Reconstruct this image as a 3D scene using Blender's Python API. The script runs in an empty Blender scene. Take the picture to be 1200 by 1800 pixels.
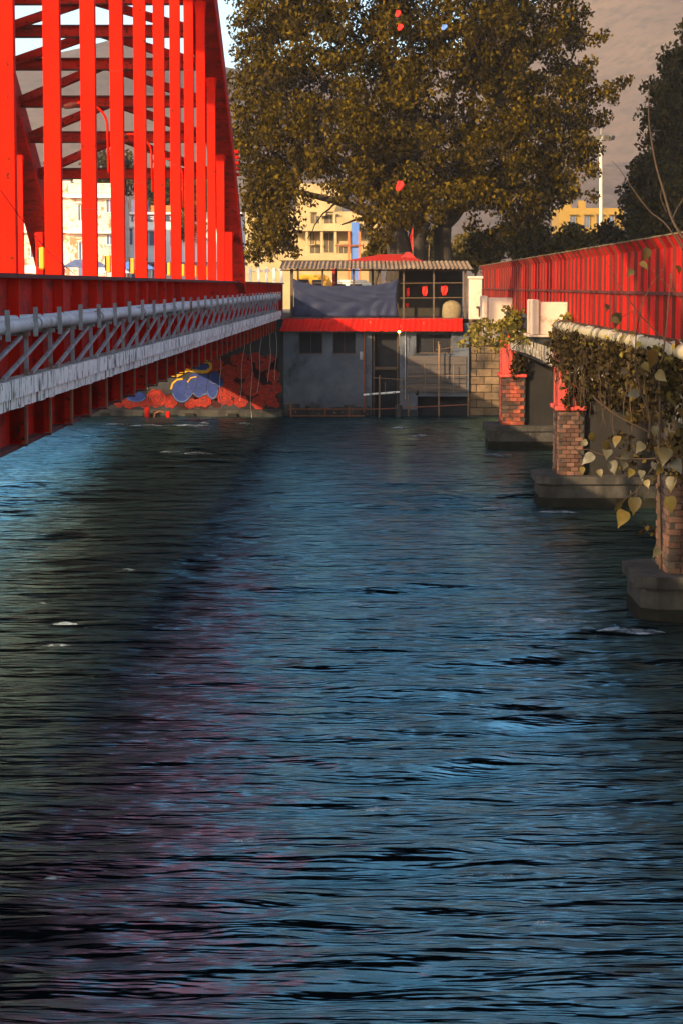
import bpy, math, random
import numpy as np
from mathutils import Vector, Matrix
R = math.radians
random.seed(7)
rng = np.random.default_rng(11)
sc = bpy.context.scene
col = sc.collection

# ------------------------------------------------------------------ camera
CAMZ = 7.0
PITCH = math.atan(398 / 4000)
YAW = 35 / 4000
cam_d = bpy.data.cameras.new("camera")
cam = bpy.data.objects.new("camera", cam_d)
col.objects.link(cam)
cam_d.sensor_fit = 'VERTICAL'
cam_d.sensor_height = 36.0
cam_d.lens = 80.0
cam_d.clip_start = 0.5
cam_d.clip_end = 9000
cam.location = (0, 0, CAMZ)
cam.rotation_euler = (R(90) - PITCH, 0, YAW)
sc.camera = cam

# ------------------------------------------------------------------ sky, sun
SUN_AZ = 40      # degrees: how far the sun stands to the left of straight behind the camera
SUN_EL = 19
wd = bpy.data.worlds.new("World")
sc.world = wd
wd.use_nodes = True
wn, wl = wd.node_tree.nodes, wd.node_tree.links
wn.clear()
wo = wn.new('ShaderNodeOutputWorld')
wb = wn.new('ShaderNodeBackground')
sky = wn.new('ShaderNodeTexSky')
sky.sky_type = 'NISHITA'
sky.sun_disc = False
sky.sun_elevation = R(SUN_EL)
sky.sun_rotation = R(180 + SUN_AZ)
sky.altitude = 300
sky.air_density = 1.0
sky.dust_density = 3.5
sky.ozone_density = 2.0
wb.inputs['Strength'].default_value = 0.15
wl.new(sky.outputs[0], wb.inputs['Color'])
wl.new(wb.outputs[0], wo.inputs['Surface'])

sd = bpy.data.lights.new("sun", 'SUN')
sun = bpy.data.objects.new("sun", sd)
col.objects.link(sun)
sd.energy = 3.5
sd.angle = R(0.6)
sd.color = (1.0, 0.74, 0.45)
# vector from the scene to the sun
sv = Vector((-math.sin(R(SUN_AZ)) * math.cos(R(SUN_EL)), -math.cos(R(SUN_AZ)) * math.cos(R(SUN_EL)), math.sin(R(SUN_EL))))
sun.rotation_euler = sv.to_track_quat('Z', 'Y').to_euler()
sun.location = (-40, -40, 60)

sc.view_settings.view_transform = 'Standard'
sc.view_settings.look = 'None'
sc.view_settings.gamma = 1.0
sc.view_settings.use_curve_mapping = False
sc.view_settings.exposure = 1.25

# ------------------------------------------------------------------ helpers
_rot = Matrix.Rotation(YAW, 3, 'Z') @ Matrix.Rotation(R(90) - PITCH, 3, 'X')


def P(px, py, Y):
    """world point at depth Y seen at a pixel of the 1200x1800 picture"""
    d = _rot @ Vector(((px - 600) / 4000, (900 - py) / 4000, -1))
    t = Y / d.y
    return Vector((d.x * t, Y, CAMZ + d.z * t))


def link(o, parent=None):
    col.objects.link(o)
    if parent is not None:
        o.parent = parent
        o.matrix_parent_inverse = Matrix.Translation(parent.location).inverted()
    return o


def tag(o, label, cat, group=None):
    o['label'] = label
    o['category'] = cat
    if group:
        o['group'] = group
    return o


def thing(name, label, cat, loc=(0, 0, 0), group=None):
    o = bpy.data.objects.new(name, None)
    o.location = loc
    o.empty_display_size = 0.3
    col.objects.link(o)
    return tag(o, label, cat, group)


def structure(o, kind='structure'):
    o['kind'] = kind
    return o


class MB:
    def __init__(self):
        self.v = []
        self.f = []

    def add(self, vs, fs):
        n = len(self.v)
        self.v.extend([tuple(p) for p in vs])
        self.f.extend([tuple(i + n for i in f) for f in fs])
        return self

    def box(self, x0, x1, y0, y1, z0, z1):
        self.add([(x0, y0, z0), (x1, y0, z0), (x1, y1, z0), (x0, y1, z0),
                  (x0, y0, z1), (x1, y0, z1), (x1, y1, z1), (x0, y1, z1)],
                 [(0, 3, 2, 1), (4, 5, 6, 7), (0, 1, 5, 4), (1, 2, 6, 5), (2, 3, 7, 6), (3, 0, 4, 7)])
        return self

    def cbox(self, x0, x1, y0, y1, z0, z1, b=0.02):
        """box with chamfered edges"""
        xs, ys, zs = (x0, x1), (y0, y1), (z0, z1)
        vs, idx = [], {}
        for i in range(2):
            for j in range(2):
                for k in range(2):
                    sx, sy, sz = (1, -1)[i], (1, -1)[j], (1, -1)[k]
                    for a in range(3):
                        p = [xs[i] + sx * b, ys[j] + sy * b, zs[k] + sz * b]
                        p[a] = (xs[i], ys[j], zs[k])[a]
                        idx[(i, j, k, a)] = len(vs)
                        vs.append(p)
        fs = []
        q = [(0, 0), (1, 0), (1, 1), (0, 1)]
        for a in range(3):
            for s in range(2):
                f = []
                for (m, n) in q:
                    t = [0, 0, 0]
                    t[a] = s
                    t[(a + 1) % 3] = m
                    t[(a + 2) % 3] = n
                    f.append(idx[(t[0], t[1], t[2], a)])
                fs.append(f if s else f[::-1])
        for a in range(3):
            b1, c1 = (a + 1) % 3, (a + 2) % 3
            for m in range(2):
                for n in range(2):
                    def g(e, ax):
                        t = [0, 0, 0]
                        t[a] = e; t[b1] = m; t[c1] = n
                        return idx[(t[0], t[1], t[2], ax)]
                    f = [g(0, b1), g(1, b1), g(1, c1), g(0, c1)]
                    fs.append(f if (m ^ n) else f[::-1])
        for i in range(2):
            for j in range(2):
                for k in range(2):
                    f = [idx[(i, j, k, 0)], idx[(i, j, k, 1)], idx[(i, j, k, 2)]]
                    fs.append(f if (i + j + k) % 2 else f[::-1])
        self.add(vs, fs)
        return self

    def bar(self, a, b, w, h, up=(0, 0, 1)):
        """rectangular bar from a to b"""
        a, b = Vector(a), Vector(b)
        d = (b - a).normalized()
        up = Vector(up)
        s = d.cross(up)
        if s.length < 1e-4:
            s = d.cross(Vector((1, 0, 0)))
        s.normalize()
        u = s.cross(d).normalized()
        vs = []
        for p in (a, b):
            for (i, j) in ((-1, -1), (1, -1), (1, 1), (-1, 1)):
                vs.append(p + s * (w / 2 * i) + u * (h / 2 * j))
        self.add(vs, [(0, 1, 2, 3), (7, 6, 5, 4), (0, 4, 5, 1), (1, 5, 6, 2), (2, 6, 7, 3), (3, 7, 4, 0)])
        return self

    def tube(self, pts, radii, n=8, cap=True):
        pts = [Vector(p) for p in pts]
        if not hasattr(radii, '__len__'):
            radii = [radii] * len(pts)
        rings = []
        prev = None
        for i, p in enumerate(pts):
            d = (pts[min(i + 1, len(pts) - 1)] - pts[max(i - 1, 0)])
            d = d.normalized() if d.length > 1e-9 else Vector((0, 0, 1))
            if prev is None:
                a = Vector((0, 0, 1)) if abs(d.z) < 0.9 else Vector((1, 0, 0))
                u = d.cross(a).normalized()
            else:
                u = (prev - d * prev.dot(d)).normalized()
            prev = u
            w = d.cross(u)
            rings.append([p + (u * math.cos(t) + w * math.sin(t)) * radii[i] for t in [2 * math.pi * k / n for k in range(n)]])
        vs = [q for r in rings for q in r]
        fs = []
        for i in range(len(pts) - 1):
            for k in range(n):
                k2 = (k + 1) % n
                fs.append((i * n + k, i * n + k2, (i + 1) * n + k2, (i + 1) * n + k))
        if cap:
            fs.append(tuple(range(n))[::-1])
            fs.append(tuple(range((len(pts) - 1) * n, len(pts) * n)))
        self.add(vs, fs)
        return self

    def prism(self, poly, a, b, axis='y'):
        """polygon of (u, v) extruded along an axis from a to b; y: (x,z), x: (y,z), z: (x,y)"""
        n = len(poly)
        def pt(u, v, w):
            return {'y': (u, w, v), 'x': (w, u, v), 'z': (u, v, w)}[axis]
        vs = [pt(u, v, a) for u, v in poly] + [pt(u, v, b) for u, v in poly]
        fs = [tuple(range(n))[::-1], tuple(range(n, 2 * n))]
        for k in range(n):
            k2 = (k + 1) % n
            fs.append((k, k2, n + k2, n + k))
        self.add(vs, fs)
        return self

    def mesh(self, name, m, smooth=False):
        me = bpy.data.meshes.new(name)
        me.from_pydata(self.v, [], self.f)
        if m is not None:
            me.materials.append(m)
        if smooth:
            me.polygons.foreach_set('use_smooth', [True] * len(me.polygons))
        me.update()
        return me

    def build(self, name, m, parent=None, smooth=False, fix=False):
        me = self.mesh(name, m, smooth)
        if fix:
            import bmesh
            bm = bmesh.new(); bm.from_mesh(me)
            bmesh.ops.recalc_face_normals(bm, faces=bm.faces)
            bm.to_mesh(me); bm.free()
        return link(bpy.data.objects.new(name, me), parent)


def inst(name, me, loc, parent=None, rot=(0, 0, 0), scale=(1, 1, 1)):
    o = bpy.data.objects.new(name, me)
    o.location = loc
    o.rotation_euler = rot
    o.scale = scale
    return link(o, parent)


def np_mesh(name, verts, quads, m, smooth=False):
    """fast mesh from arrays; quads (n,4)"""
    me = bpy.data.meshes.new(name)
    nv, nf = len(verts), len(quads)
    k = quads.shape[1]
    me.vertices.add(nv)
    me.vertices.foreach_set('co', np.asarray(verts, dtype=np.float32).ravel())
    me.loops.add(nf * k)
    me.loops.foreach_set('vertex_index', np.asarray(quads, dtype=np.int32).ravel())
    me.polygons.add(nf)
    me.polygons.foreach_set('loop_start', np.arange(0, nf * k, k, dtype=np.int32))
    me.polygons.foreach_set('loop_total', np.full(nf, k, dtype=np.int32))
    if smooth:
        me.polygons.foreach_set('use_smooth', np.ones(nf, dtype=bool))
    me.materials.append(m)
    me.update(calc_edges=True)
    return me


# ------------------------------------------------------------------ materials
MATS = {}


def mat(name, c1, c2=None, scale=2.0, rough=0.75, metal=0.0, bump=0.0, bscale=None, stretch=(1, 1, 1),
        c3=None, s3=1.2, t3=(0.55, 0.7), st3=(1, 1, 1), c4=None, s4=30, t4=(0.62, 0.7), detail=5, spec=0.3, island=0.0):
    """weathered surface: two blended tones, patches (c3), specks (c4), fine relief"""
    m = bpy.data.materials.new(name)
    m.use_nodes = True
    n, l = m.node_tree.nodes, m.node_tree.links
    b = n['Principled BSDF']
    b.inputs['Roughness'].default_value = rough
    b.inputs['Metallic'].default_value = metal
    b.inputs['Specular IOR Level'].default_value = spec
    geo = n.new('ShaderNodeNewGeometry')

    def noise(sc_, st, det=detail, rg=0.6):
        mp = n.new('ShaderNodeMapping')
        mp.inputs['Scale'].default_value = st
        l.new(geo.outputs['Position'], mp.inputs['Vector'])
        t = n.new('ShaderNodeTexNoise')
        t.inputs['Scale'].default_value = sc_
        t.inputs['Detail'].default_value = det
        t.inputs['Roughness'].default_value = rg
        l.new(mp.outputs[0], t.inputs['Vector'])
        return t.outputs['Fac']

    def ramp(fac, a, b_):
        r = n.new('ShaderNodeMapRange')
        r.inputs['From Min'].default_value = a
        r.inputs['From Max'].default_value = b_
        l.new(fac, r.inputs['Value'])
        return r.outputs[0]

    def mix(fac, A, B):
        x = n.new('ShaderNodeMix')
        x.data_type = 'RGBA'
        l.new(fac, x.inputs['Factor'])
        for sock, val in ((x.inputs['A'], A), (x.inputs['B'], B)):
            if isinstance(val, tuple):
                sock.default_value = (*val, 1)
            else:
                l.new(val, sock)
        return x.outputs['Result']

    cur = c1
    if c2:
        cur = mix(ramp(noise(scale, stretch), 0.32, 0.68), c1, c2)
    if c3:
        cur = mix(ramp(noise(s3, st3), *t3), cur, c3)
    if c4:
        cur = mix(ramp(noise(s4, (1, 1, 1), 2), *t4), cur, c4)
    if island:
        hs = n.new('ShaderNodeHueSaturation')
        r = n.new('ShaderNodeMapRange')
        r.inputs['To Min'].default_value = 1 - island
        r.inputs['To Max'].default_value = 1 + island
        oi = n.new('ShaderNodeObjectInfo')
        l.new(oi.outputs['Random'], r.inputs['Value'])
        l.new(r.outputs[0], hs.inputs['Value'])
        if isinstance(cur, tuple):
            hs.inputs['Color'].default_value = (*cur, 1)
        else:
            l.new(cur, hs.inputs['Color'])
        cur = hs.outputs[0]
    if isinstance(cur, tuple):
        b.inputs['Base Color'].default_value = (*cur, 1)
    else:
        l.new(cur, b.inputs['Base Color'])
    if bump:
        bp = n.new('ShaderNodeBump')
        bp.inputs['Strength'].default_value = bump
        bp.inputs['Distance'].default_value = 0.03
        l.new(noise(bscale or scale * 6, stretch, 4), bp.inputs['Height'])
        l.new(bp.outputs[0], b.inputs['Normal'])
    MATS[name] = m
    return m


def leaf_mat(name, ca, cb, cc, trans=0.25, rough=0.5):
    m = bpy.data.materials.new(name)
    m.use_nodes = True
    n, l = m.node_tree.nodes, m.node_tree.links
    b = n['Principled BSDF']
    b.inputs['Roughness'].default_value = rough
    b.inputs['Specular IOR Level'].default_value = 0.06
    geo = n.new('ShaderNodeNewGeometry')
    cr = n.new('ShaderNodeValToRGB')
    cr.color_ramp.elements[0].color = (*ca, 1)
    cr.color_ramp.elements[1].color = (*cc, 1)
    cr.color_ramp.elements[1].position = 0.97
    e = cr.color_ramp.elements.new(0.6)
    e.color = (*cb, 1)
    l.new(geo.outputs['Random Per Island'], cr.inputs['Fac'])
    l.new(cr.outputs[0], b.inputs['Base Color'])
    tr = n.new('ShaderNodeBsdfTranslucent')
    l.new(cr.outputs[0], tr.inputs['Color'])
    mx = n.new('ShaderNodeMixShader')
    mx.inputs[0].default_value = trans
    l.new(b.outputs[0], mx.inputs[1])
    l.new(tr.outputs[0], mx.inputs[2])
    l.new(mx.outputs[0], n['Material Output'].inputs['Surface'])
    MATS[name] = m
    return m


def emit_mat(name, c, s):
    m = bpy.data.materials.new(name)
    m.use_nodes = True
    b = m.node_tree.nodes['Principled BSDF']
    b.inputs['Base Color'].default_value = (*c, 1)
    b.inputs['Emission Color'].default_value = (*c, 1)
    b.inputs['Emission Strength'].default_value = s
    MATS[name] = m
    return m


RED = mat('red_paint', (0.70, 0.012, 0.0015), (0.56, 0.009, 0.0015), scale=0.9, rough=0.65, c3=(0.36, 0.007, 0.0015), s3=1.7, t3=(0.50, 0.74), st3=(1, 1, 0.16), c4=(0.13, 0.012, 0.004), s4=7, t4=(0.66, 0.72), bump=0.2, bscale=25, spec=0.05)
REDW = mat('red_web_paint', (0.56, 0.013, 0.003), (0.34, 0.010, 0.003), scale=0.7, rough=0.75, stretch=(1, 1, 3), c3=(0.09, 0.012, 0.006), s3=1.6, t3=(0.50, 0.72), st3=(1, 1, 3.5), c4=(0.06, 0.014, 0.007), s4=7, t4=(0.58, 0.68), bump=0.2, bscale=20, spec=0.1)
RUST = mat('rusty_red_steel', (0.12, 0.014, 0.007), (0.07, 0.014, 0.008), scale=2, rough=0.85, bump=0.2)
RAILRED = mat('railing_red', (0.56, 0.009, 0.0014), (0.36, 0.006, 0.0014), scale=0.6, rough=0.6, stretch=(1, 1, 0.3), c3=(0.28, 0.008, 0.003), s3=1.3, t3=(0.54, 0.74), st3=(1, 1.5, 0.5), c4=(0.5, 0.12, 0.07), s4=5, t4=(0.70, 0.73), bump=0.15, island=0.14, spec=0.12)
PEEL = mat('peeling_whitewash', (0.92, 0.86, 0.74), (0.74, 0.69, 0.60), scale=1.6, rough=0.9, stretch=(1, 2.2, 0.7), c3=(0.05, 0.042, 0.034), s3=3.4, t3=(0.54, 0.60), st3=(1, 2.2, 0.40), c4=(0.26, 0.17, 0.10), s4=4.5, t4=(0.60, 0.68), bump=0.7, bscale=9)
PEELR = mat('stained_limewash', (0.40, 0.34, 0.26), (0.20, 0.16, 0.12), scale=2.0, rough=0.9, stretch=(1, 2.0, 0.6), c3=(0.045, 0.034, 0.024), s3=2.2, t3=(0.48, 0.58), st3=(1, 2.4, 0.5), c4=(0.62, 0.55, 0.44), s4=4, t4=(0.60, 0.68), bump=0.8, bscale=9)
CONC = mat('stained_concrete', (0.074, 0.064, 0.052), (0.040, 0.035, 0.029), scale=1.3, rough=0.95, c3=(0.0195, 0.0180, 0.0150), s3=1.1, t3=(0.44, 0.64), st3=(1, 1, 0.4), c4=(0.1650, 0.1500, 0.1350), s4=4, t4=(0.66, 0.74), bump=0.8)
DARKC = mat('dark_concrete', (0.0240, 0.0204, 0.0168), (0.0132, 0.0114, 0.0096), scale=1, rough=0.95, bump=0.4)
SLAB = mat('weathered_slab_top', (0.55, 0.45, 0.34), (0.36, 0.29, 0.22), scale=2, rough=0.95, c3=(0.16, 0.09, 0.05), s3=1.5, t3=(0.55, 0.65), bump=0.4)
GALV = mat('galvanised_steel', (0.34, 0.33, 0.31), (0.22, 0.21, 0.20), scale=3, rough=0.6, metal=0.1, c3=(0.17, 0.085, 0.045), s3=2.2, t3=(0.54, 0.66), bump=0.1)
PIPEM = mat('grey_pipe_coating', (0.56, 0.54, 0.50), (0.40, 0.385, 0.36), scale=2, rough=0.6, c3=(0.20, 0.12, 0.075), s3=1.1, t3=(0.58, 0.70), c4=(0.12, 0.09, 0.07), s4=8, t4=(0.66, 0.72), bump=0.2)
WALLG = mat('shade_grey_plaster', (0.1080, 0.1152, 0.1332), (0.0648, 0.0706, 0.0828), scale=0.9, rough=0.9, c3=(0.0324, 0.0338, 0.0396), s3=0.7, t3=(0.52, 0.66), st3=(1, 1, 0.6), c4=(0.1224, 0.0792, 0.0576), s4=4, t4=(0.64, 0.72), bump=0.5)  # front wall's shade is put into this dark blue-grey base tone
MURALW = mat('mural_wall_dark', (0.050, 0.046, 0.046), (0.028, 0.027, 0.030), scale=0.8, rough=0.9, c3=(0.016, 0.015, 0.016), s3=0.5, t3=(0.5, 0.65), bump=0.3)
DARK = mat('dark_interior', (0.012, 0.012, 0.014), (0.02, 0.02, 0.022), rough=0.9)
CREAMW = mat('cream_whitewash', (0.62, 0.46, 0.33), (0.52, 0.37, 0.25), scale=2, rough=0.85, c3=(0.30, 0.17, 0.10), s3=2.2, t3=(0.56, 0.72), bump=0.25)
PINKRED = mat('faded_red_limewash', (0.62, 0.07, 0.05), (0.50, 0.05, 0.035), scale=3, rough=0.9, c3=(0.55, 0.22, 0.15), s3=2.5, t3=(0.58, 0.72), bump=0.3)
BRICK = mat('old_brick', (0.145, 0.066, 0.040), (0.085, 0.046, 0.033), scale=4, rough=0.95, c3=(0.032, 0.026, 0.022), s3=1.6, t3=(0.44, 0.62), bump=0.6, island=0.5)
REDBRICK = mat('red_washed_brick', (0.36, 0.07, 0.035), (0.22, 0.055, 0.032), scale=3, rough=0.95, c3=(0.07, 0.04, 0.028), s3=1.4, t3=(0.46, 0.62), bump=0.6, island=0.4)
STONE = mat('brown_stone', (0.20, 0.125, 0.065), (0.13, 0.082, 0.045), scale=2, rough=0.95, c3=(0.05, 0.036, 0.025), s3=0.8, t3=(0.5, 0.68), bump=0.6, island=0.22)
MORTAR = mat('mortar', (0.0560, 0.0440, 0.0336), (0.0320, 0.0272, 0.0224), scale=5, rough=0.95)
TARP = mat('blue_tarpaulin_cloth', (0.0112, 0.0150, 0.0413), (0.0075, 0.0105, 0.0300), scale=3, rough=0.55, c3=(0.0225, 0.0225, 0.0413), s3=2.2, t3=(0.62, 0.72), bump=0.15)
ROOFS = mat('corrugated_sheet', (0.30, 0.20, 0.11), (0.17, 0.095, 0.05), scale=0.8, rough=0.7, c3=(0.16, 0.08, 0.045), s3=1.5, t3=(0.55, 0.7), st3=(1, .3, 1), bump=0.1)
WOOD = mat('dark_timber', (0.10, 0.062, 0.035), (0.06, 0.038, 0.024), scale=6, rough=0.85, bump=0.3)
BAMBOO = mat('bamboo_pole', (0.22, 0.13, 0.06), (0.14, 0.08, 0.04), scale=6, rough=0.8)
RUSTRAIL = mat('rusty_rail', (0.28, 0.09, 0.035), (0.16, 0.06, 0.03), scale=5, rough=0.9)
BARK = mat('bark', (0.055, 0.040, 0.026), (0.035, 0.026, 0.018), scale=5, rough=0.95, stretch=(1, 1, 0.3), bump=0.8)
TWIG = mat('twig_bark', (0.075, 0.044, 0.022), (0.045, 0.028, 0.016), scale=8, rough=0.9)
CREAMB = mat('cream_painted_wall', (0.4590, 0.3315, 0.1615), (0.3570, 0.2550, 0.1190), scale=0.8, rough=0.9, c3=(0.2890, 0.1955, 0.0935), s3=0.6, t3=(0.56, 0.75))
PINKB = mat('patchy_cream_wall', (0.72, 0.56, 0.44), (0.58, 0.43, 0.34), scale=0.5, rough=0.9, c3=(0.58, 0.17, 0.08), s3=0.6, t3=(0.53, 0.60), detail=9, c4=(0.60, 0.2, 0.1), s4=2.2, t4=(0.58, 0.64), bump=0.1)
WHITEB = mat('white_painted_wall', (0.7380, 0.7200, 0.6480), (0.6840, 0.6570, 0.5760), scale=0.5, rough=0.9)
YELB = mat('yellow_painted_wall', (0.30, 0.18, 0.035), (0.23, 0.135, 0.028), scale=0.7, rough=0.9)
BLUEP = mat('blue_paint', (0.10, 0.20, 0.48), (0.07, 0.15, 0.38), scale=1, rough=0.7)
ORANGEP = mat('orange_paint', (0.70, 0.16, 0.04), (0.6, 0.12, 0.03), scale=1, rough=0.7)
WINB = mat('blue_grey_window', (0.055, 0.075, 0.13), (0.09, 0.12, 0.19), scale=0.8, rough=0.3)
SHUT = mat('blue_grey_shutter', (0.12, 0.15, 0.24), (0.08, 0.10, 0.18), scale=2, rough=0.6)
REDCLOTH = mat('red_cloth', (0.78, 0.02, 0.01), (0.6, 0.015, 0.008), scale=5, rough=0.8)
ROOFRED = mat('red_tin_roof', (0.42, 0.02, 0.012), (0.30, 0.016, 0.01), scale=1.0, rough=0.6, c3=(0.12, 0.02, 0.012), s3=1, t3=(0.6, 0.75))
BLACK = mat('black_plastic', (0.01, 0.01, 0.01), rough=0.5)
YELLOW = mat('yellow_enamel', (0.75, 0.38, 0.03), (0.65, 0.3, 0.02), scale=3, rough=0.5)
WHITEP = mat('white_enamel', (0.78, 0.76, 0.72), rough=0.4)
GLASS = mat('dark_glass', (0.02, 0.025, 0.03), rough=0.08, spec=0.6)
ROPE = mat('pale_rope', (0.45, 0.36, 0.28), rough=0.9)
GROUND = mat('bank_ground', (0.20, 0.15, 0.10), (0.13, 0.10, 0.07), scale=0.3, rough=0.95)
HILLM = mat('haze_tinted_hillside', (0.094, 0.068, 0.056), (0.122, 0.089, 0.071), scale=0.012, rough=1.0, c3=(0.145, 0.104, 0.074), s3=0.03, t3=(0.52, 0.78), c4=(0.0680, 0.0578, 0.0510), s4=0.25, t4=(0.45, 0.75), detail=8)  # distance haze put into the base colour as a mauve tan
LEAFBIG = leaf_mat('fig_tree_leaves', (0.016, 0.0105, 0.0002), (0.050, 0.031, 0.0004), (0.145, 0.088, 0.002), 0.28, 0.7)
LEAFDK = leaf_mat('dark_tree_leaves', (0.0154, 0.0140, 0.0021), (0.0385, 0.0301, 0.0035), (0.0840, 0.0560, 0.0070), 0.2)
LEAFBU = leaf_mat('bush_leaves', (0.0413, 0.0345, 0.0045), (0.0900, 0.0638, 0.0075), (0.1800, 0.1125, 0.0120), 0.2)
LEAFWD = leaf_mat('blackened_leaves', (0.005, 0.005, 0.002), (0.009, 0.008, 0.003), (0.015, 0.012, 0.005), 0.05)  # near-black so the added woodland stays dark in the water despite sun
LEAFVN = leaf_mat('creeper_leaves', (0.10, 0.085, 0.012), (0.20, 0.15, 0.02), (0.36, 0.26, 0.05), 0.3)
VINEDK = leaf_mat('dead_creeper', (0.0096, 0.0060, 0.0020), (0.0256, 0.0160, 0.0040), (0.0800, 0.0528, 0.0104), 0.1, 0.7)
LEAFPE = mat('large_leaf_green', (0.06, 0.046, 0.009), (0.11, 0.072, 0.014), scale=4, rough=0.5, spec=0.3, island=0.45)
LEAFPL = mat('large_leaf_pale', (0.10, 0.092, 0.062), (0.06, 0.048, 0.02), scale=6, rough=0.5, spec=0.3, island=0.35)
MR1 = mat('mural_red', (0.38, 0.028, 0.010), (0.26, 0.018, 0.008), scale=4, rough=0.85, c3=(0.10, 0.03, 0.025), s3=2.5, t3=(0.58, 0.7))
MR2 = mat('mural_dark_red', (0.055, 0.010, 0.008), (0.035, 0.008, 0.008), scale=4, rough=0.85)
MB1 = mat('mural_blue', (0.030, 0.050, 0.19), (0.022, 0.036, 0.14), scale=3, rough=0.85, c3=(0.03, 0.04, 0.10), s3=2.5, t3=(0.58, 0.7))
MB2 = mat('mural_pale_blue', (0.11, 0.15, 0.30), (0.08, 0.11, 0.24), scale=3, rough=0.85)
MY1 = mat('mural_yellow', (0.56, 0.30, 0.02), (0.42, 0.22, 0.018), scale=4, rough=0.85)
#@@SETTING
# ------------------------------------------------------------------ setting: water, ground, hills
def water_material():
    m = bpy.data.materials.new('river_water')
    m.use_nodes = True
    n, l = m.node_tree.nodes, m.node_tree.links
    n.remove(n['Principled BSDF'])
    body = n.new('ShaderNodeBsdfDiffuse')
    body.inputs['Color'].default_value = (0.0008, 0.0018, 0.0026, 1)
    gl = n.new('ShaderNodeBsdfGlossy')
    gl.inputs['Color'].default_value = (0.36, 0.66, 0.70, 1)
    gl.inputs['Roughness'].default_value = 0.24
    fr = n.new('ShaderNodeFresnel')
    fr.inputs['IOR'].default_value = 1.5
    surf = n.new('ShaderNodeMixShader')
    gm = n.new('ShaderNodeMapRange')
    gm.inputs['From Min'].default_value = 0.085
    gm.inputs['From Max'].default_value = 0.33
    gm.inputs['To Max'].default_value = 0.95
    l.new(fr.outputs[0], gm.inputs['Value'])
    l.new(gm.outputs[0], surf.inputs[0])
    l.new(body.outputs[0], surf.inputs[1])
    l.new(gl.outputs[0], surf.inputs[2])
    geo = n.new('ShaderNodeNewGeometry')

    def noise(st, sc_, det, rg, dist=0.0):
        mp = n.new('ShaderNodeMapping')
        mp.inputs['Scale'].default_value = st
        l.new(geo.outputs['Position'], mp.inputs['Vector'])
        t = n.new('ShaderNodeTexNoise')
        t.inputs['Scale'].default_value = sc_
        t.inputs['Detail'].default_value = det
        t.inputs['Roughness'].default_value = rg
        t.inputs['Distortion'].default_value = dist
        l.new(mp.outputs[0], t.inputs['Vector'])
        return t.outputs['Fac']
    n1 = noise((0.27, 1.0, 1), 1.9, 3, 0.5, 0.0)
    n2 = noise((0.16, 1.0, 1), 8.0, 2, 0.5, 0.0)
    b1 = n.new('ShaderNodeBump')
    b1.inputs['Strength'].default_value = 1.0
    b1.inputs['Distance'].default_value = 0.40
    l.new(n1, b1.inputs['Height'])
    b2 = n.new('ShaderNodeBump')
    b2.inputs['Strength'].default_value = 1.0
    b2.inputs['Distance'].default_value = 0.035
    l.new(n2, b2.inputs['Height'])
    l.new(b1.outputs[0], b2.inputs['Normal'])
    for nd in (gl, fr, body):
        l.new(b2.outputs[0], nd.inputs['Normal'])
    # drifting foam: thin broken streaks
    f1 = noise((0.22, 1.0, 1), 0.55, 4, 0.6, 1.0)
    f2 = noise((0.30, 1.0, 1), 3.2, 5, 0.7, 0.5)
    mu = n.new('ShaderNodeMath'); mu.operation = 'MULTIPLY'
    l.new(f1, mu.inputs[0]); l.new(f2, mu.inputs[1])
    r = n.new('ShaderNodeMapRange')
    r.inputs['From Min'].default_value = 0.44
    r.inputs['From Max'].default_value = 0.56
    r.inputs['To Max'].default_value = 0.55
    l.new(mu.outputs[0], r.inputs['Value'])
    foam = n.new('ShaderNodeBsdfDiffuse')
    foam.inputs['Color'].default_value = (0.42, 0.47, 0.50, 1)
    mx = n.new('ShaderNodeMixShader')
    l.new(r.outputs[0], mx.inputs[0])
    l.new(surf.outputs[0], mx.inputs[1])
    l.new(foam.outputs[0], mx.inputs[2])
    l.new(mx.outputs[0], n['Material Output'].inputs['Surface'])
    return m


WATER = water_material()
ys = [-50, -30, -10, 0, 8, 14]
y = 18.0
while y < 123.3:
    ys.append(y)
    y *= 1.0045
ys.append(123.35)
ys = np.array(ys)
xs = np.concatenate([np.linspace(-80, -26, 28), np.linspace(-25, -12.1, 80), np.arange(-12, 12, 0.11), np.linspace(12.1, 30, 80), np.linspace(31, 80, 20)])
gx, gy = np.meshgrid(xs, ys)
h = np.zeros_like(gx)
wr = np.random.default_rng(3)
wx = gx + 0.3 * np.sin(gy * 0.21 + gx * 0.2)
wy = gy + 0.30 * np.sin(gx * 0.33 + 1.0)
for i in range(46):
    lam = 10 ** wr.uniform(np.log10(0.7), np.log10(5.0))
    th = wr.normal(0, 0.30)
    k = 2 * np.pi / lam
    a = 0.0042 * lam ** 0.75
    h += a * np.sin(k * (np.cos(th) * wy + np.sin(th) * wx) + wr.uniform(0, 6.28))
h *= 0.75 + 0.5 * np.sin(gx * 0.37 + 0.6 * np.sin(gy * 0.21)) * np.sin(gy * 0.17 + 1.3)
verts = np.stack([gx, gy, h], -1).reshape(-1, 3)
nxx, nyy = len(xs), len(ys)
ii = (np.arange(nyy - 1)[:, None] * nxx + np.arange(nxx - 1)[None, :]).ravel()
quads = np.stack([ii, ii + 1, ii + nxx + 1, ii + nxx], -1)
structure(link(bpy.data.objects.new('river_water', np_mesh('river_water', verts, quads, WATER, True))))

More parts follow.
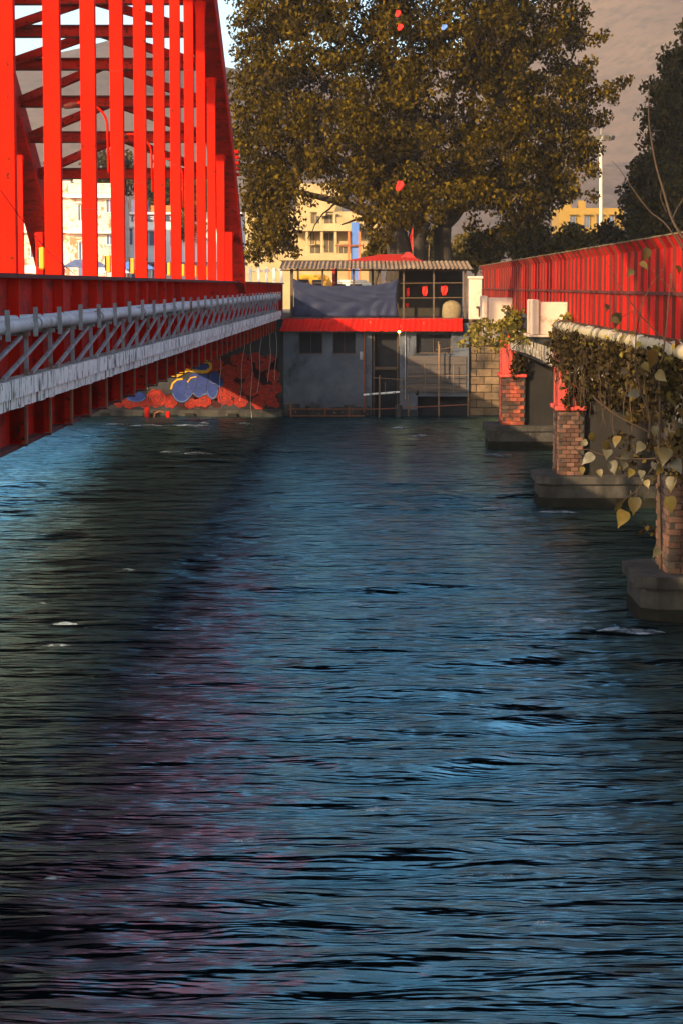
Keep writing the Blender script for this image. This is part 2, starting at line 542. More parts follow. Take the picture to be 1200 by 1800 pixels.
# far bank ground, side banks
b = MB()
b.add([(-940, 123.9, 5.2), (940, 123.9, 5.2), (940, 850, 5.2), (-940, 850, 5.2)], [(0, 1, 2, 3)])
structure(b.build('bank_ground', GROUND))
b = MB()
b.add([(-700, -50, 5.0), (-46, -50, 5.0), (-46, 123.9, 5.0), (-700, 123.9, 5.0)], [(0, 1, 2, 3)])
b.add([(-46, -50, 5.0), (-46, -50, -1), (-46, 123.9, -1), (-46, 123.9, 5.0)], [(0, 1, 2, 3)])
structure(b.build('side_bank', GROUND))
b = MB()
b.add([(26, -50, 4.6), (700, -50, 4.6), (700, 123.9, 4.6), (26, 123.9, 4.6)], [(0, 1, 2, 3)])
b.add([(26, -50, -1), (26, -50, 4.6), (26, 123.9, 4.6), (26, 123.9, -1)], [(0, 1, 2, 3)])
structure(b.build('side_bank', GROUND))

# hills
def hill(name, y0, y1, ridge, x0, x1, seed):
    r_ = np.random.default_rng(seed)
    nx, ny = 160, 40
    xs = np.linspace(x0, x1, nx)
    v = np.linspace(0, 1, ny)
    X, V = np.meshgrid(xs, v)
    Y = y0 + (y1 - y0) * V
    H = ridge(X)
    for i in range(14):
        lam = 10 ** r_.uniform(1.4, 2.3)
        th = r_.uniform(0, 6.28)
        H = H + 0.014 * lam * np.sin(2 * np.pi / lam * (X * np.cos(th) + Y * np.sin(th)) + r_.uniform(0, 6.28))
    Z = 5 + H * np.sin(V * np.pi / 2) ** 0.9 + r_.normal(0, 0.9, X.shape) * np.minimum(1, V * 6) 
    Z[0, :] = 0
    vv = np.stack([X, Y, Z], -1).reshape(-1, 3)
    i0 = (np.arange(ny - 1)[:, None] * nx + np.arange(nx - 1)[None, :]).ravel()
    q = np.stack([i0, i0 + 1, i0 + nx + 1, i0 + nx], -1)
    return structure(link(bpy.data.objects.new(name, np_mesh(name, vv, q, HILLM, True))))


hill('forested_hills', 330, 480, lambda X: 20 + 4 * np.sin(X / 40), -800, 800, 4)
hill('mountain', 480, 820, lambda X: 70 + 8 * np.exp(-((X + 95) / 40) ** 2) + 50 / (1 + np.exp(-(X - 55) / 18)), -900, 900, 6)

# ------------------------------------------------------------------ red tied-arch bridge
br = thing('arch_bridge', 'red steel arch bridge with box hangers and a deep ribbed girder', 'bridge', (-9.1, 51, 0))
XN, XF = -5.3, -12.9            # planes of the two arches
GT = 7.18                       # girder top
YA0, YA1, YAC, HALF, RISE = 7, 95, 51, 44, 13.5


def soffit(y):
    return GT + RISE * (1 - ((y - YAC) / HALF) ** 2)


for X, s in ((XN, 1), (XF, -1)):
    g = MB().box(X - 0.03 + s * -0.03, X + 0.03 + s * -0.03, 4, 152, 4.62, GT - 0.07).build('girder_web', REDW, br)
    MB().box(X - 0.26, X + 0.20, 3.9, 152.2, GT - 0.067, GT).build('top_flange', RUST, br)
    MB().box(X - 0.22, X + 0.15, 3.9, 152.2, 4.55, 4.617).build('bottom_flange', RUST, br)
    me = MB().box(-0.085, 0.085, -0.02, 0.02, 0, GT - 0.07 - 4.62).mesh('stiffener', RED)
    y = 34.25 - 2.555 * 11
    while y < 151.5:
        inst('stiffener', me, (X + s * 0.087, y, 4.6185), br)
        y += 2.555

# hangers
hy = [34.3 + 5.226 * k for k in range(-4, 12)]
for X in (XN, XF):
    for y in hy:
        top = soffit(y) + 0.12
        w, d = 0.147, 0.10
        o = MB().cbox(X - w, X + w, y - d, y + d, GT + 0.002, top, 0.012).build('hanger', RED, br)
        if X == XN and y > 33 and int(y) % 3:
            # splice collar low or high on the hanger
            zc = GT + 1.2 + ((y * 7.7) % 5.3)
            if zc < top - 1:
                MB().box(X - w - 0.006, X + w + 0.006, y - d - 0.006, y + d + 0.006, zc, zc + 0.018).build('splice_plate', RUST, o)
        # gusset where the hanger meets the arch
        MB().prism([(X - w * 1.5, top - 0.02), (X + w * 1.5, top - 0.02), (X + w * 1.02, top - 0.55), (X - w * 1.02, top - 0.55)], y - 0.03, y + 0.03, 'y').build('gusset', RED, o)

# arch ribs: box section following the parabola
for X in (XN, XF):
    vs, fs = [], []
    N = 60
    for i in range(N + 1):
        y = YA0 - 0.0 + (YA1 + 0.8 - YA0) * i / N
        z = soffit(min(y, YA1 + 0.8))
        dz = -2 * RISE * (y - YAC) / HALF ** 2
        L = math.hypot(1, dz)
        ny, nz = -dz / L, 1 / L
        for (dx, k) in ((-0.42, 0), (0.42, 0), (0.42, 1.15), (-0.42, 1.15)):
            vs.append((X + dx, y + ny * k, z + nz * k))
    for i in range(N):
        a = i * 4
        for k in range(4):
            fs.append((a + k, a + (k + 1) % 4, a + 4 + (k + 1) % 4, a + 4 + k))
    fs.append((0, 1, 2, 3)); fs.append((N * 4 + 3, N * 4 + 2, N * 4 + 1, N * 4))
    rib = MB().add(vs, fs).build('arch_rib', REDW, br, fix=True)
    # edge flanges of the rib
    for dx in (-0.45, 0.45):
        e = MB()
        pts = []
        for i in range(N + 1):
            y = YA0 + (YA1 + 0.8 - YA0) * i / N
            pts.append(Vector((X + dx, y, soffit(y))))
        for i in range(N):
            e.bar(pts[i], pts[i + 1], 0.055, 0.10)
        e.build('rib_edge_flange', RED, rib)

# cross struts and chevron bracing between the ribs
def rib_c(y):
    return soffit(y) + 0.75


def y_for_row(row):
    lo, hi = 52.0, 96.0
    for _ in range(50):
        m_ = (lo + hi) / 2
        if (rib_c(m_) - 7) * 4000 / m_ > 502 - row:
            lo = m_
        else:
            hi = m_
    return lo


sy = [y_for_row(r_) for r_ in (308, 245, 184, 120, 64, 8, -50)] + [68, 62, 56, 50, 44, 38]
for i, y in enumerate(sy):
    z = rib_c(y)
    o = MB().box(XF + 0.43, XN - 0.43, y - 0.02, y + 0.02, z - 0.17, z + 0.17).build('strut', REDW, br)
    MB().box(XF + 0.43, XN - 0.43, y - 0.16, y + 0.14, z + 0.173, z + 0.215).build('strut_flange', RUST, o)
    MB().box(XF + 0.43, XN - 0.43, y - 0.16, y + 0.14, z - 0.215, z - 0.173).build('strut_flange', RUST, o)
    if i + 1 < len(sy):
        y2 = sy[i + 1]
        z2 = rib_c(y2)
        xc = (XN + XF) / 2
        for xe, xm in ((XN - 0.45, xc + 0.15), (XF + 0.45, xc - 0.15)):
            MB().bar((xe, y - 0.2, z + 0.02), (xm, y2 + 0.2, z2 - 0.06), 0.24, 0.28).build('brace', REDW, br)

# deck and cross beams
MB().box(XF + 0.32, XN - 0.32, 4, 151, 5.75, 6.05).build('deck', DARKC, br)
me = MB().box(XF + 0.1, XN - 0.1, -0.12, 0.12, 4.75, 5.74).mesh('cross_beam', REDW)
for y in hy + [97.0, 102.2, 107.4, 112.7, 117.9]:
    inst('cross_beam', me, (0, y, 0), br)

# roadside handrail posts and rail of the arch bridge, far side
for X in (XF + 0.7,):
    rl = MB()
    rl.box(X - 0.03, X + 0.03, 30, 150, 7.05, 7.12).build('kerb_rail', RED, br)

# goosenecked lamp brackets and boxes on the hangers
for k, (row, side) in {3: (186, 0), 5: (240, 0), 7: (282, 0)}.items():
    y = hy[4 + k]
    x = XN - 0.16
    s_ = 4000 / y
    zt = 7 + (502 - row) / s_
    pts = [(x - 0.03, y - 0.05, zt - 1.5), (x - 0.05, y - 0.05, zt - 0.5)]
    for j in range(1, 9):
        t = j / 8 * math.pi * 0.55
        pts.append((x - 0.05 - 0.55 * (1 - math.cos(t)), y - 0.05, zt - 0.5 + 0.5 * math.sin(t)))
    o = MB().tube(pts, 0.03, 6).build('lamp_bracket', RED, br, smooth=True)
    e = pts[-1]
    MB().tube([(e[0], e[1], e[2] - 0.02), (e[0] - 0.12, e[1], e[2] - 0.05), (e[0] - 0.3, e[1], e[2] - 0.08)], [0.03, 0.07, 0.05], 8).build('lamp_head', RUST, o)
for k in (1, 3, 4, 6, 7, 8, 9):
    y = hy[4 + k]
    x = XN - 0.16
    o = MB().cbox(x - 0.10, x - 0.003, y - 0.08, y + 0.04, GT + 0.10, GT + 0.48, 0.02).build('junction_box', YELLOW, br)
    MB().box(x - 0.13, x - 0.103, y - 0.07, y + 0.03, GT + 0.14, GT + 0.46).build('box_lid', BLACK, o)
# floodlight on the lowest strut
fy = sy[0]
o = MB().cbox(XF + 3.75, XF + 3.95, fy - 0.35, fy - 0.20, rib_c(fy) + 0.28, rib_c(fy) + 0.5, 0.02).build('floodlight', BLACK, br)
MB().box(XF + 3.8, XF + 3.9, fy - 0.2, fy - 0.1, rib_c(fy) + 0.21, rib_c(fy) + 0.3).build('floodlight_bracket', RUST, o)
# red louvred horn stack on the arch end
o = None
for j in range(5):
    q = P(413, 266 + j * 10, 90)
    o = MB().cbox(q.x - 0.12, q.x + 0.16, 89.9, 90.4, q.z - 0.07, q.z + 0.05, 0.02).build('horn_louvre', RED, br)

# ------------------------------------------------------------------ low concrete walkway beside it
def ex(y):                      # outer edge of the walkway
    return -4.96 + (y - 31) * (0.67 / 92)


wk = thing('concrete_walkway', 'narrow concrete walkway with peeling white edge beside the red girder', 'walkway', (ex(70) - 0.2, 70, 5.3))
Y0, Y1 = 14.0, 122.6
MB().add([(ex(Y0) - 0.03, Y0, 5.32), (-5.17, Y0, 5.32), (-5.17, Y1, 5.32), (ex(Y1) - 0.03, Y1, 5.32),
          (ex(Y0) - 0.03, Y0, 5.66), (-5.17, Y0, 5.66), (-5.17, Y1, 5.66), (ex(Y1) - 0.03, Y1, 5.66)],
         [(0, 3, 2, 1), (4, 5, 6, 7), (0, 1, 5, 4), (1, 2, 6, 5), (2, 3, 7, 6), (3, 0, 4, 7)]).build('walkway_slab', SLAB, wk, fix=True)
ang = math.atan2(ex(100) - ex(0), 100)
fm = []
for s_ in range(3):
    b = MB()
    rr = random.Random(s_)
    n = 5
    # ragged bottom edge
    for j in range(n):
        y0, y1 = j * 2.69 / n, (j + 1) * 2.69 / n
        zb0, zb1 = rr.uniform(-0.012, 0.008), 0
        px_ = 0.03 + rr.uniform(0, 0.006)
        b.box(-0.03, px_, y0, y1, 0.0, 0.26)
        b.box(-0.08, px_ - 0.045, y0, y1, -0.16 + zb0, 0.0)
    fm.append(b.mesh('edge_panel', PEEL))
y = Y0
i = 0
while y < Y1 - 2.7:
    inst('edge_panel', fm[i % 3], (ex(y), y, 5.40), wk, (0, 0, -ang))
    y += 2.70
    i += 1
# steel brackets from the walkway to the girder
y = 34.25 - 2.555 * 6
while y < 120:
    o = MB().box(-5.29, ex(y) - 0.13, y - 0.02, y + 0.02, 4.64, 5.237).build('bracket', REDW, wk)
    MB().box(ex(y) - 0.128, ex(y) - 0.095, y - 0.07, y + 0.07, 4.62, 5.236).build('bracket_flange', RUSTRAIL, o)
    MB().box(-5.29, ex(y) - 0.10, y - 0.08, y + 0.08, 4.59, 4.617).build('bracket_flange', RUST, o)
    y += 2.555

# ------------------------------------------------------------------ pipeline on posts
pp = thing('pipeline', 'grey twin water pipes carried on braced steel posts along the walkway', 'pipeline', (ex(70) - 0.1, 70, 5.66))


def pipe_pts(dx, z, wob):
    out = []
    y = Y0
    k = 0
    while y < 122.4:
        out.append((ex(y) + dx, y, z + 0.012 * math.sin(k * 1.7 + wob)))
        y += 2.7
        k += 1
    return out


MB().tube(pipe_pts(-0.07, 6.42, 0), 0.098, 14).build('pipe', PIPEM, pp, smooth=True)
MB().tube(pipe_pts(-0.27, 6.47, 2), 0.085, 14).build('pipe', PIPEM, pp, smooth=True)
post = MB().box(-0.03, 0.03, -0.03, 0.03, 0, 0.68).mesh('post', GALV)
strap = MB().box(-0.035, 0.035, -0.012, 0.012, -0.22, 0.22).mesh('strap', GALV)
bear = MB().box(-0.33, 0.05, -0.03, 0.03, -0.03, 0.03).mesh('bearer', GALV)
flg = MB().tube([(0, -0.03, 0), (0, 0.03, 0)], 0.118, 14).mesh('pipe_collar', GALV)
yp = [34.0 + 2.6 * k for k in range(-7, 34)]
for k, y in enumerate(yp):
    if y > 121.5 or y < Y0:
        continue
    j = random.uniform(-0.02, 0.02)
    inst('post', post, (ex(y) - 0.06 + j * 0.4, y, 5.662), pp, (j * 0.6, j, 0))
    inst('bearer', bear, (ex(y) - 0.05, y + 0.01, 6.285), pp)
    ys_ = y + 0.25
    inst('strap', strap, (ex(ys_) + 0.05, ys_, 6.46 + j), pp, (0, j * 1.5, 0))
    y2 = y + 5.0
    if y2 < 122:
        MB().bar((ex(y) + 0.0, y + 0.1, 5.70), (ex(y2) - 0.10, y2, 6.25), 0.045, 0.055).build('brace', GALV, pp)
    if k % 3 == 1:
        inst('pipe_collar', flg, (ex(y + 1) - 0.07, y + 1, 6.42), pp)

# rope scraps and a yellow strap hanging from the walkway edge
for j, (px_, pa, pb, Y) in enumerate([(433, 572, 705, 118), (462, 566, 690, 119), (478, 556, 672, 120), (487, 552, 668, 120.5), (442, 590, 735, 116.5), (386, 605, 716, 104)]):
    a, b_ = P(px_, pa, Y), P(px_ - 12 + 3 * j, pb, Y)
    n = 7
    pts = [a.lerp(b_, t / n) + Vector((0.05 * math.sin(t * 1.3 + j), 0.04 * math.cos(t + j), 0)) for t in range(n + 1)]
    o = MB().tube(pts, 0.010, 5).build('hanging_rope', ROPE)
    tag(o, ['thin pale rope trailing from the walkway end nearly to the ledge', 'pale rope hanging in front of the roses of the mural',
            'slack rope beside the left corner of the grey building', 'rope closest to the left corner of the grey building',
            'longest pale rope, reaching the water by the mural', 'single rope hanging over the blue part of the mural'][j], 'rope', 'ropes hanging from the walkway')
a, b_ = P(106, 645, 40.5), P(116, 712, 40.5)
o = MB().tube([a, a.lerp(b_, 0.4) + Vector((0.02, 0, 0)), a.lerp(b_, 0.8) + Vector((-0.02, 0, 0)), b_], [0.02, 0.025, 0.02, 0.012], 6).build('yellow_strap', YELLOW)
tag(o, 'short frayed yellow strap dangling from the white walkway edge', 'strap')
# thin black cable strung across the hangers
a, b_ = P(-5, 325, 30), P(132, 482, 42)
pts = []
for t in range(13):
    q = a.lerp(b_, t / 12)
    q.z -= 0.12 * math.sin(t / 12 * math.pi)
    pts.append(q)
tag(MB().tube(pts, 0.007, 5).build('cable', BLACK), 'thin black cable slanting down across the red hangers', 'cable')
#@@P3
# ------------------------------------------------------------------ far retaining wall with the mural
YW = 123.0
SW = 4000 / YW


def W(px, py, dy=0.0):
    return P(px, py, YW + dy)


rw = thing('retaining_wall', 'dark river wall painted with red roses and blue ovals under the bridge', 'wall', (-20, YW + 0.3, 0))
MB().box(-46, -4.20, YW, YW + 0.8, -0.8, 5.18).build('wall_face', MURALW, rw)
MB().cbox(-46, -4.22, YW - 0.75, YW - 0.003, -0.8, 0.34, 0.04).build('ledge', CONC, rw)
for j, px_ in enumerate(range(40, 480, 74)):
    a = W(px_, 700)
    MB().box(a.x - 0.25, a.x + 0.25, YW - 0.9, YW - 0.753, -0.8, 0.16).build('ledge_block', DARKC, rw)


def disc(b, cx, cz, rx, rz, y, n=22, lob=0, amp=0.0, ph=0.0):
    vs = [(cx, y, cz)]
    for k in range(n):
        t = 2 * math.pi * k / n
        r_ = 1 + amp * math.sin(lob * t + ph) + random.uniform(-0.03, 0.03)
        vs.append((cx + rx * r_ * math.cos(t), y, cz + rz * r_ * math.sin(t)))
    b.add(vs, [(0, 1 + (k + 1) % n, 1 + k) for k in range(n)])


def ring(b, cx, cz, r0, r1, y, a0=0.0, a1=6.283, n=18, sx=1.0):
    vs = []
    for k in range(n + 1):
        t = a0 + (a1 - a0) * k / n
        for r_ in (r0, r1):
            vs.append((cx + sx * r_ * math.cos(t), y, cz + r_ * math.sin(t)))
    b.add(vs, [(2 * k, 2 * k + 2, 2 * k + 3, 2 * k + 1) for k in range(n)])


roses = [(402, 655, 15), (380, 640, 13), (430, 645, 14), (462, 640, 13), (480, 660, 12), (408, 684, 15), (443, 680, 17), (470, 690, 15), (486, 682, 10), (395, 700, 12), (424, 705, 12), (455, 708, 12), (275, 700, 17), (255, 708, 10), (300, 706, 12), (360, 704, 12), (335, 709, 10), (228, 708, 11), (383, 690, 10), (416, 632, 10), (447, 628, 9), (210, 709, 8), (478, 706, 10), (438, 660, 9)]
rm = random.Random(9)
for k in range(34):
    px_ = rm.uniform(205, 488)
    top = 700 - 75 * max(0, min(1, (px_ - 300) / 90))
    roses.append((px_, rm.uniform(top, 712), rm.uniform(5, 9)))
roses.sort(key=lambda t: t[2])
gnd = MB()
for k in range(26):
    px_ = 205 + k * 11
    top = 704 - 68 * max(0, min(1, (px_ - 300) / 90))
    for py_ in np.arange(top, 713, 13):
        q = W(px_, float(py_))
        disc(gnd, q.x, q.z, 0.34, 0.30, YW - 0.002 - 0.00001 * k, 12)
gnd.build('mural_ground', MR2, rw)
for j, (px_, py_, r_) in enumerate(roses):
    q = W(px_, py_)
    rad = r_ / SW
    y = YW - 0.004 - 0.0006 * j
    b = MB(); disc(b, q.x, q.z, rad, rad * 0.95, y, 26, 7, 0.07, j)
    o = b.build('mural_rose', MR1, rw)
    b = MB()
    for k, f in enumerate((0.86, 0.66, 0.46, 0.26)):
        a0 = j + k * 1.9
        ring(b, q.x + 0.03 * math.sin(j + k), q.z + 0.03 * math.cos(j * 2 + k), rad * (f - 0.07), rad * f, y - 0.0003, a0, a0 + 4.9, 16)
    b.build('petal_line', MR2, o)
blues = [(320, 686, 17, 21), (344, 674, 14, 19), (359, 675, 12, 19), (374, 682, 10, 19), (378, 664, 11, 11), (332, 690, 7, 8), (350, 690, 8, 8), (240, 697, 17, 9), (355, 645, 12, 6), (387, 673, 6, 7)]
for j, (px_, py_, rx, rz) in enumerate(blues):
    q = W(px_, py_)
    y = YW - 0.048 - 0.001 * j
    b = MB(); disc(b, q.x, q.z, rx / SW, rz / SW, y)
    o = b.build('mural_blue_oval', MB1, rw)
    b = MB(); ring(b, q.x, q.z, rz / SW * 0.99, rz / SW * 1.10, y - 0.0002, 0, 6.283, 22, rx / rz)
    b.build('oval_outline', MURALW, o)
    b = MB(); ring(b, q.x, q.z, rz / SW * 0.90, rz / SW, y - 0.0004, 3.4, 6.1, 16, rx / rz)
    b.build('oval_highlight', MB2, o)


def ribbon(name, pts, w, y, m):
    b = MB()
    vs = []
    for i, (px_, py_) in enumerate(pts):
        q = W(px_, py_)
        a = pts[max(i - 1, 0)]; c = pts[min(i + 1, len(pts) - 1)]
        d = Vector((c[0] - a[0], -(c[1] - a[1]))).normalized()
        nrm = Vector((-d.y, d.x))
        vs += [(q.x + nrm.x * w / 2, y, q.z + nrm.y * w / 2), (q.x - nrm.x * w / 2, y, q.z - nrm.y * w / 2)]
    b.add(vs, [(2 * k, 2 * k + 1, 2 * k + 3, 2 * k + 2) for k in range(len(pts) - 1)])
    return b.build(name, m, rw)


ribbon('mural_yellow_band', [(302, 661), (312, 660), (322, 655), (331, 650), (342, 652), (354, 654), (364, 653), (371, 647), (371, 640), (364, 635), (358, 637)], 0.17, YW - 0.065, MY1)
ribbon('mural_yellow_band', [(301, 684), (304, 674), (312, 667), (322, 666)], 0.10, YW - 0.065, MY1)
ribbon('mural_yellow_band', [(330, 672), (336, 664), (346, 662)], 0.07, YW - 0.066, MY1)
ribbon('mural_yellow_band', [(228, 690), (236, 680), (258, 676), (260, 684)], 0.08, YW - 0.065, MY1)
# red iron fittings standing on the ledge end at the waterline
o = thing('iron_mooring', 'small red iron mooring frame at the waterline below the mural', 'mooring', W(270, 742, -1.4))
a = W(259, 732, -1.3); MB().cbox(a.x - 0.12, a.x + 0.12, a.y - 0.1, a.y + 0.1, -0.3, 0.5, 0.03).build('post', RAILRED, o)
a = W(296, 740, -1.3); MB().cbox(a.x - 0.1, a.x + 0.1, a.y - 0.1, a.y + 0.1, -0.3, 0.3, 0.03).build('post', RAILRED, o)
a, b_ = W(270, 740, -1.3), W(288, 734, -1.3)
MB().tube([(a.x, a.y, -0.2), (a.x + 0.1, a.y, 0.2), (b_.x - 0.2, a.y, 0.3), (b_.x, a.y, 0.25)], 0.06, 7).build('bent_bar', RUSTRAIL, o)

# ------------------------------------------------------------------ riverside building
bd = thing('riverside_building', 'grey riverside building with red tiled fascia and a roofed terrace', 'building', (0.7, YW + 2, 0))
YF = YW - 0.25          # front face


def wallx(px):
    return W(px, 502, -0.25).x


def wallz(py):
    return W(600, py, -0.25).z


# front wall assembled round its openings (kept as one wall part)
XL, XR = wallx(499), wallx(824)
holes = [(wallx(525), wallx(567), wallz(622), wallz(584)), (wallx(585), wallx(625), wallz(622), wallz(584)),
         (wallx(653), wallx(702), -0.8, wallz(586)), (wallx(731), wallx(793), wallz(621), wallz(587)), (wallx(734), wallx(822), -0.8, wallz(697))]
xsx = sorted({XL, XR, *[h_[0] for h_ in holes], *[h_[1] for h_ in holes]})
zsz = sorted({-0.8, 5.0, *[h_[2] for h_ in holes], *[h_[3] for h_ in holes]})
b = MB()
for i in range(len(xsx) - 1):
    for j in range(len(zsz) - 1):
        cx, cz = (xsx[i] + xsx[i + 1]) / 2, (zsz[j] + zsz[j + 1]) / 2
        if any(h_[0] < cx < h_[1] and h_[2] < cz < h_[3] for h_ in holes):
            continue
        b.box(xsx[i], xsx[i + 1], YF, YF + 0.45, zsz[j], zsz[j + 1])
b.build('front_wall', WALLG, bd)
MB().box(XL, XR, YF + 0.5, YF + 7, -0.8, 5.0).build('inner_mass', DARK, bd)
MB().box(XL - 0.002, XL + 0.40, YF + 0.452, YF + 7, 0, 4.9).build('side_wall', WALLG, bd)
for (x0, x1, z0, z1) in (holes[0], holes[1], holes[3]):
    o = MB().box(x0, x1, YF + 0.30, YF + 0.33, z0, z1).build('window', DARK, bd)
    f = MB()
    f.box(x0, x0 + 0.05, YF + 0.22, YF + 0.29, z0, z1); f.box(x1 - 0.05, x1, YF + 0.22, YF + 0.29, z0, z1)
    f.box(x0 + 0.05, x1 - 0.05, YF + 0.22, YF + 0.29, z1 - 0.05, z1); f.box(x0 + 0.05, x1 - 0.05, YF + 0.22, YF + 0.29, z0, z0 + 0.05)
    f.box((x0 + x1) / 2 - 0.02, (x0 + x1) / 2 + 0.02, YF + 0.23, YF + 0.28, z0 + 0.05, z1 - 0.05)
    f.build('window_frame', WOOD, o)
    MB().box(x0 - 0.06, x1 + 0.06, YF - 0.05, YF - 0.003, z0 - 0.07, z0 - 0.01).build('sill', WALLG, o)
# door recess: frame, half door, lintel
x0, x1, z0, z1 = holes[2]
o = MB().box(x0 + 0.08, x0 + 0.15, YF + 0.05, YF + 0.12, 0, z1 - 0.01).build('door_frame', WOOD, bd)
MB().box(x1 - 0.14, x1 - 0.07, YF + 0.05, YF + 0.12, 0, z1 - 0.01).build('door_frame', WOOD, bd)
MB().box(x0 + 0.16, x1 - 0.15, YF + 0.06, YF + 0.11, wallz(650), wallz(645)).build('door_rail', WOOD, bd)
# timber infill on the right of the door
for k in range(4):
    zz0 = wallz(690) + k * 0.5
    MB().cbox(wallx(716), wallx(820), YF - 0.06, YF - 0.004, zz0, zz0 + 0.47, 0.012).build('board', mat('worn_board', (0.10, 0.078, 0.062), (0.06, 0.05, 0.045), scale=3, rough=0.9, stretch=(0.3, 1, 3), bump=0.3, island=0.25) if k == 0 else MATS['worn_board'], bd)
# eroded plaster skirting at the foot of the left half
b = MB()
rr = random.Random(5)
x = XL
while x < wallx(650):
    w = rr.uniform(0.15, 0.4)
    b.cbox(x, min(x + w, wallx(652)), YF - rr.uniform(0.05, 0.16), YF - 0.004, -0.8, wallz(714) + rr.uniform(-0.12, 0.16), 0.03)
    x += w
b.build('eroded_plinth', CONC, bd)

MB().tube([(wallx(640), YF - 0.06, 0.2), (wallx(640), YF - 0.06, 4.6)], 0.05, 8).build('downpipe', RUSTRAIL, bd)
MB().tube([(wallx(712), YF - 0.05, 0.9), (wallx(712), YF - 0.05, 4.6)], 0.025, 6).build('conduit', GALV, bd)
MB().box(wallx(703), wallx(733), YF - 0.008, YF - 0.003, -0.5, 0.35).build('damp_foot', mat('damp_stain', (0.03, 0.03, 0.03), (0.02, 0.02, 0.022), scale=3, rough=0.5), bd)
MB().cbox(wallx(632), wallx(638), YF - 0.12, YF - 0.004, wallz(632), wallz(618), 0.01).build('meter_box', GALV, bd)
# red fascia: overlapping tin sheets leaning out
x0t, x1t = wallx(500), wallx(811)
zt, zb = wallz(559), wallz(582)
nsh = 17
for k in range(nsh):
    xa = x0t - 0.27 * 0 + (x1t - x0t) * k / nsh
    xb = x0t + (x1t - x0t) * (k + 1) / nsh
    b = MB()
    vs = []
    nc = 8
    for c in range(nc + 1):
        f_ = c / nc
        bx_ = 0.015 * math.cos(f_ * math.pi * 4) - (0.012 if k % 2 else 0)
        xx = xa + (xb - xa) * f_ + (0.02 if c == nc else 0)
        sh = -0.25 * (1 - (xx - x0t) / (x1t - x0t))      # flares out at its left end
        jag = rr.uniform(-0.02, 0.02)
        vs += [(xx, YF - 0.12 - bx_, zt), (xx + sh, YF - 0.62 - bx_, zb + jag)]
    fs = [(2 * c, 2 * c + 1, 2 * c + 3, 2 * c + 2) for c in range(nc)]
    vs2 = [(v[0], v[1] + 0.02, v[2]) for v in vs]
    n0 = len(vs)
    b.add(vs + vs2, fs + [tuple(i + n0 for i in f)[::-1] for f in fs] + [(2 * c + 1, 2 * c + 1 + n0, 2 * c + 3 + n0, 2 * c + 3) for c in range(nc)])
    b.build('fascia_sheet', RAILRED, bd)
MB().box(x0t, x1t, YF - 0.15, YF + 7, 5.0, wallz(559.5)).build('terrace_floor', CONC, bd)

# terrace posts, rails, roof
ZE = P(600, 473, YF).z
roofz = lambda y: ZE + 0.02 + (y - (YF - 0.5)) * 0.085
for px_, w in ((513, 0.085), (567, 0.05), (621, 0.05), (667, 0.06), (709, 0.05), (762, 0.05), (817, 0.065)):
    x = wallx(px_)
    MB().cbox(x - w, x + w, YF + 0.05, YF + 0.05 + 2 * w, wallz(559) + 0.002, roofz(YF + 0.05) - 0.05, 0.008).build('terrace_post', WOOD, bd)
for px_ in (520, 590, 655, 720, 800):
    x = wallx(px_)
    MB().cbox(x - 0.06, x + 0.06, YF + 4.4, YF + 4.52, wallz(559) + 0.002, roofz(YF + 4.4) - 0.05, 0.008).build('terrace_post', WOOD, bd)
for zz in (wallz(524), wallz(498)):
    MB().tube([(wallx(702), YF + 0.03, zz), (wallx(817), YF + 0.03, zz + 0.03)], 0.015, 6).build('terrace_rail', BAMBOO, bd)
MB().tube([(wallx(513), YF + 0.03, wallz(498)), (wallx(702), YF + 0.03, wallz(495))], 0.012, 6).build('terrace_rail', BAMBOO, bd)
MB().box(XL - 0.2, XR + 0.1, YF - 0.02, YF + 0.045, ZE - 0.10, ZE - 0.025).build('eave_beam', WOOD, bd)
# dark panel added for the shade at the back of the right half
MB().box(wallx(702), wallx(818), YF + 4.2, YF + 4.28, wallz(559) + 0.003, roofz(YF + 4.2) - 0.25).build('shade_panel', mat('shade_panel_brown', (0.045, 0.035, 0.022), (0.03, 0.025, 0.018), scale=8, stretch=(4, 1, .3), rough=0.9), bd)
# corrugated sheets
xr0, xr1 = wallx(492), wallx(826)
nsh = 11
for k in range(nsh):
    xa = xr0 + (xr1 - xr0) * k / nsh
    xb = xr0 + (xr1 - xr0) * (k + 1) / nsh + 0.05
    vs = []
    nc = 16
    lift = 0.012 if k % 2 else 0.0
    ya, yb = YF - 0.5 + rr.uniform(-0.06, 0.04), YF + 4.9
    for c in range(nc + 1):
        xx = xa + (xb - xa) * c / nc
        zz = 0.032 * math.cos(c / nc * math.pi * 8) + lift
        vs += [(xx, ya, roofz(ya) + zz), (xx, yb, roofz(yb) + zz)]
    fs = [(2 * c, 2 * c + 2, 2 * c + 3, 2 * c + 1) for c in range(nc)]
    n0 = len(vs)
    vs2 = [(v[0], v[1], v[2] - 0.008) for v in vs]
    MB().add(vs + vs2, fs + [tuple(i + n0 for i in f)[::-1] for f in fs] + [(2 * c, 2 * c + n0, 2 * c + 2 + n0, 2 * c + 2) for c in range(nc)]).build('roof_sheet', ROOFS, bd)

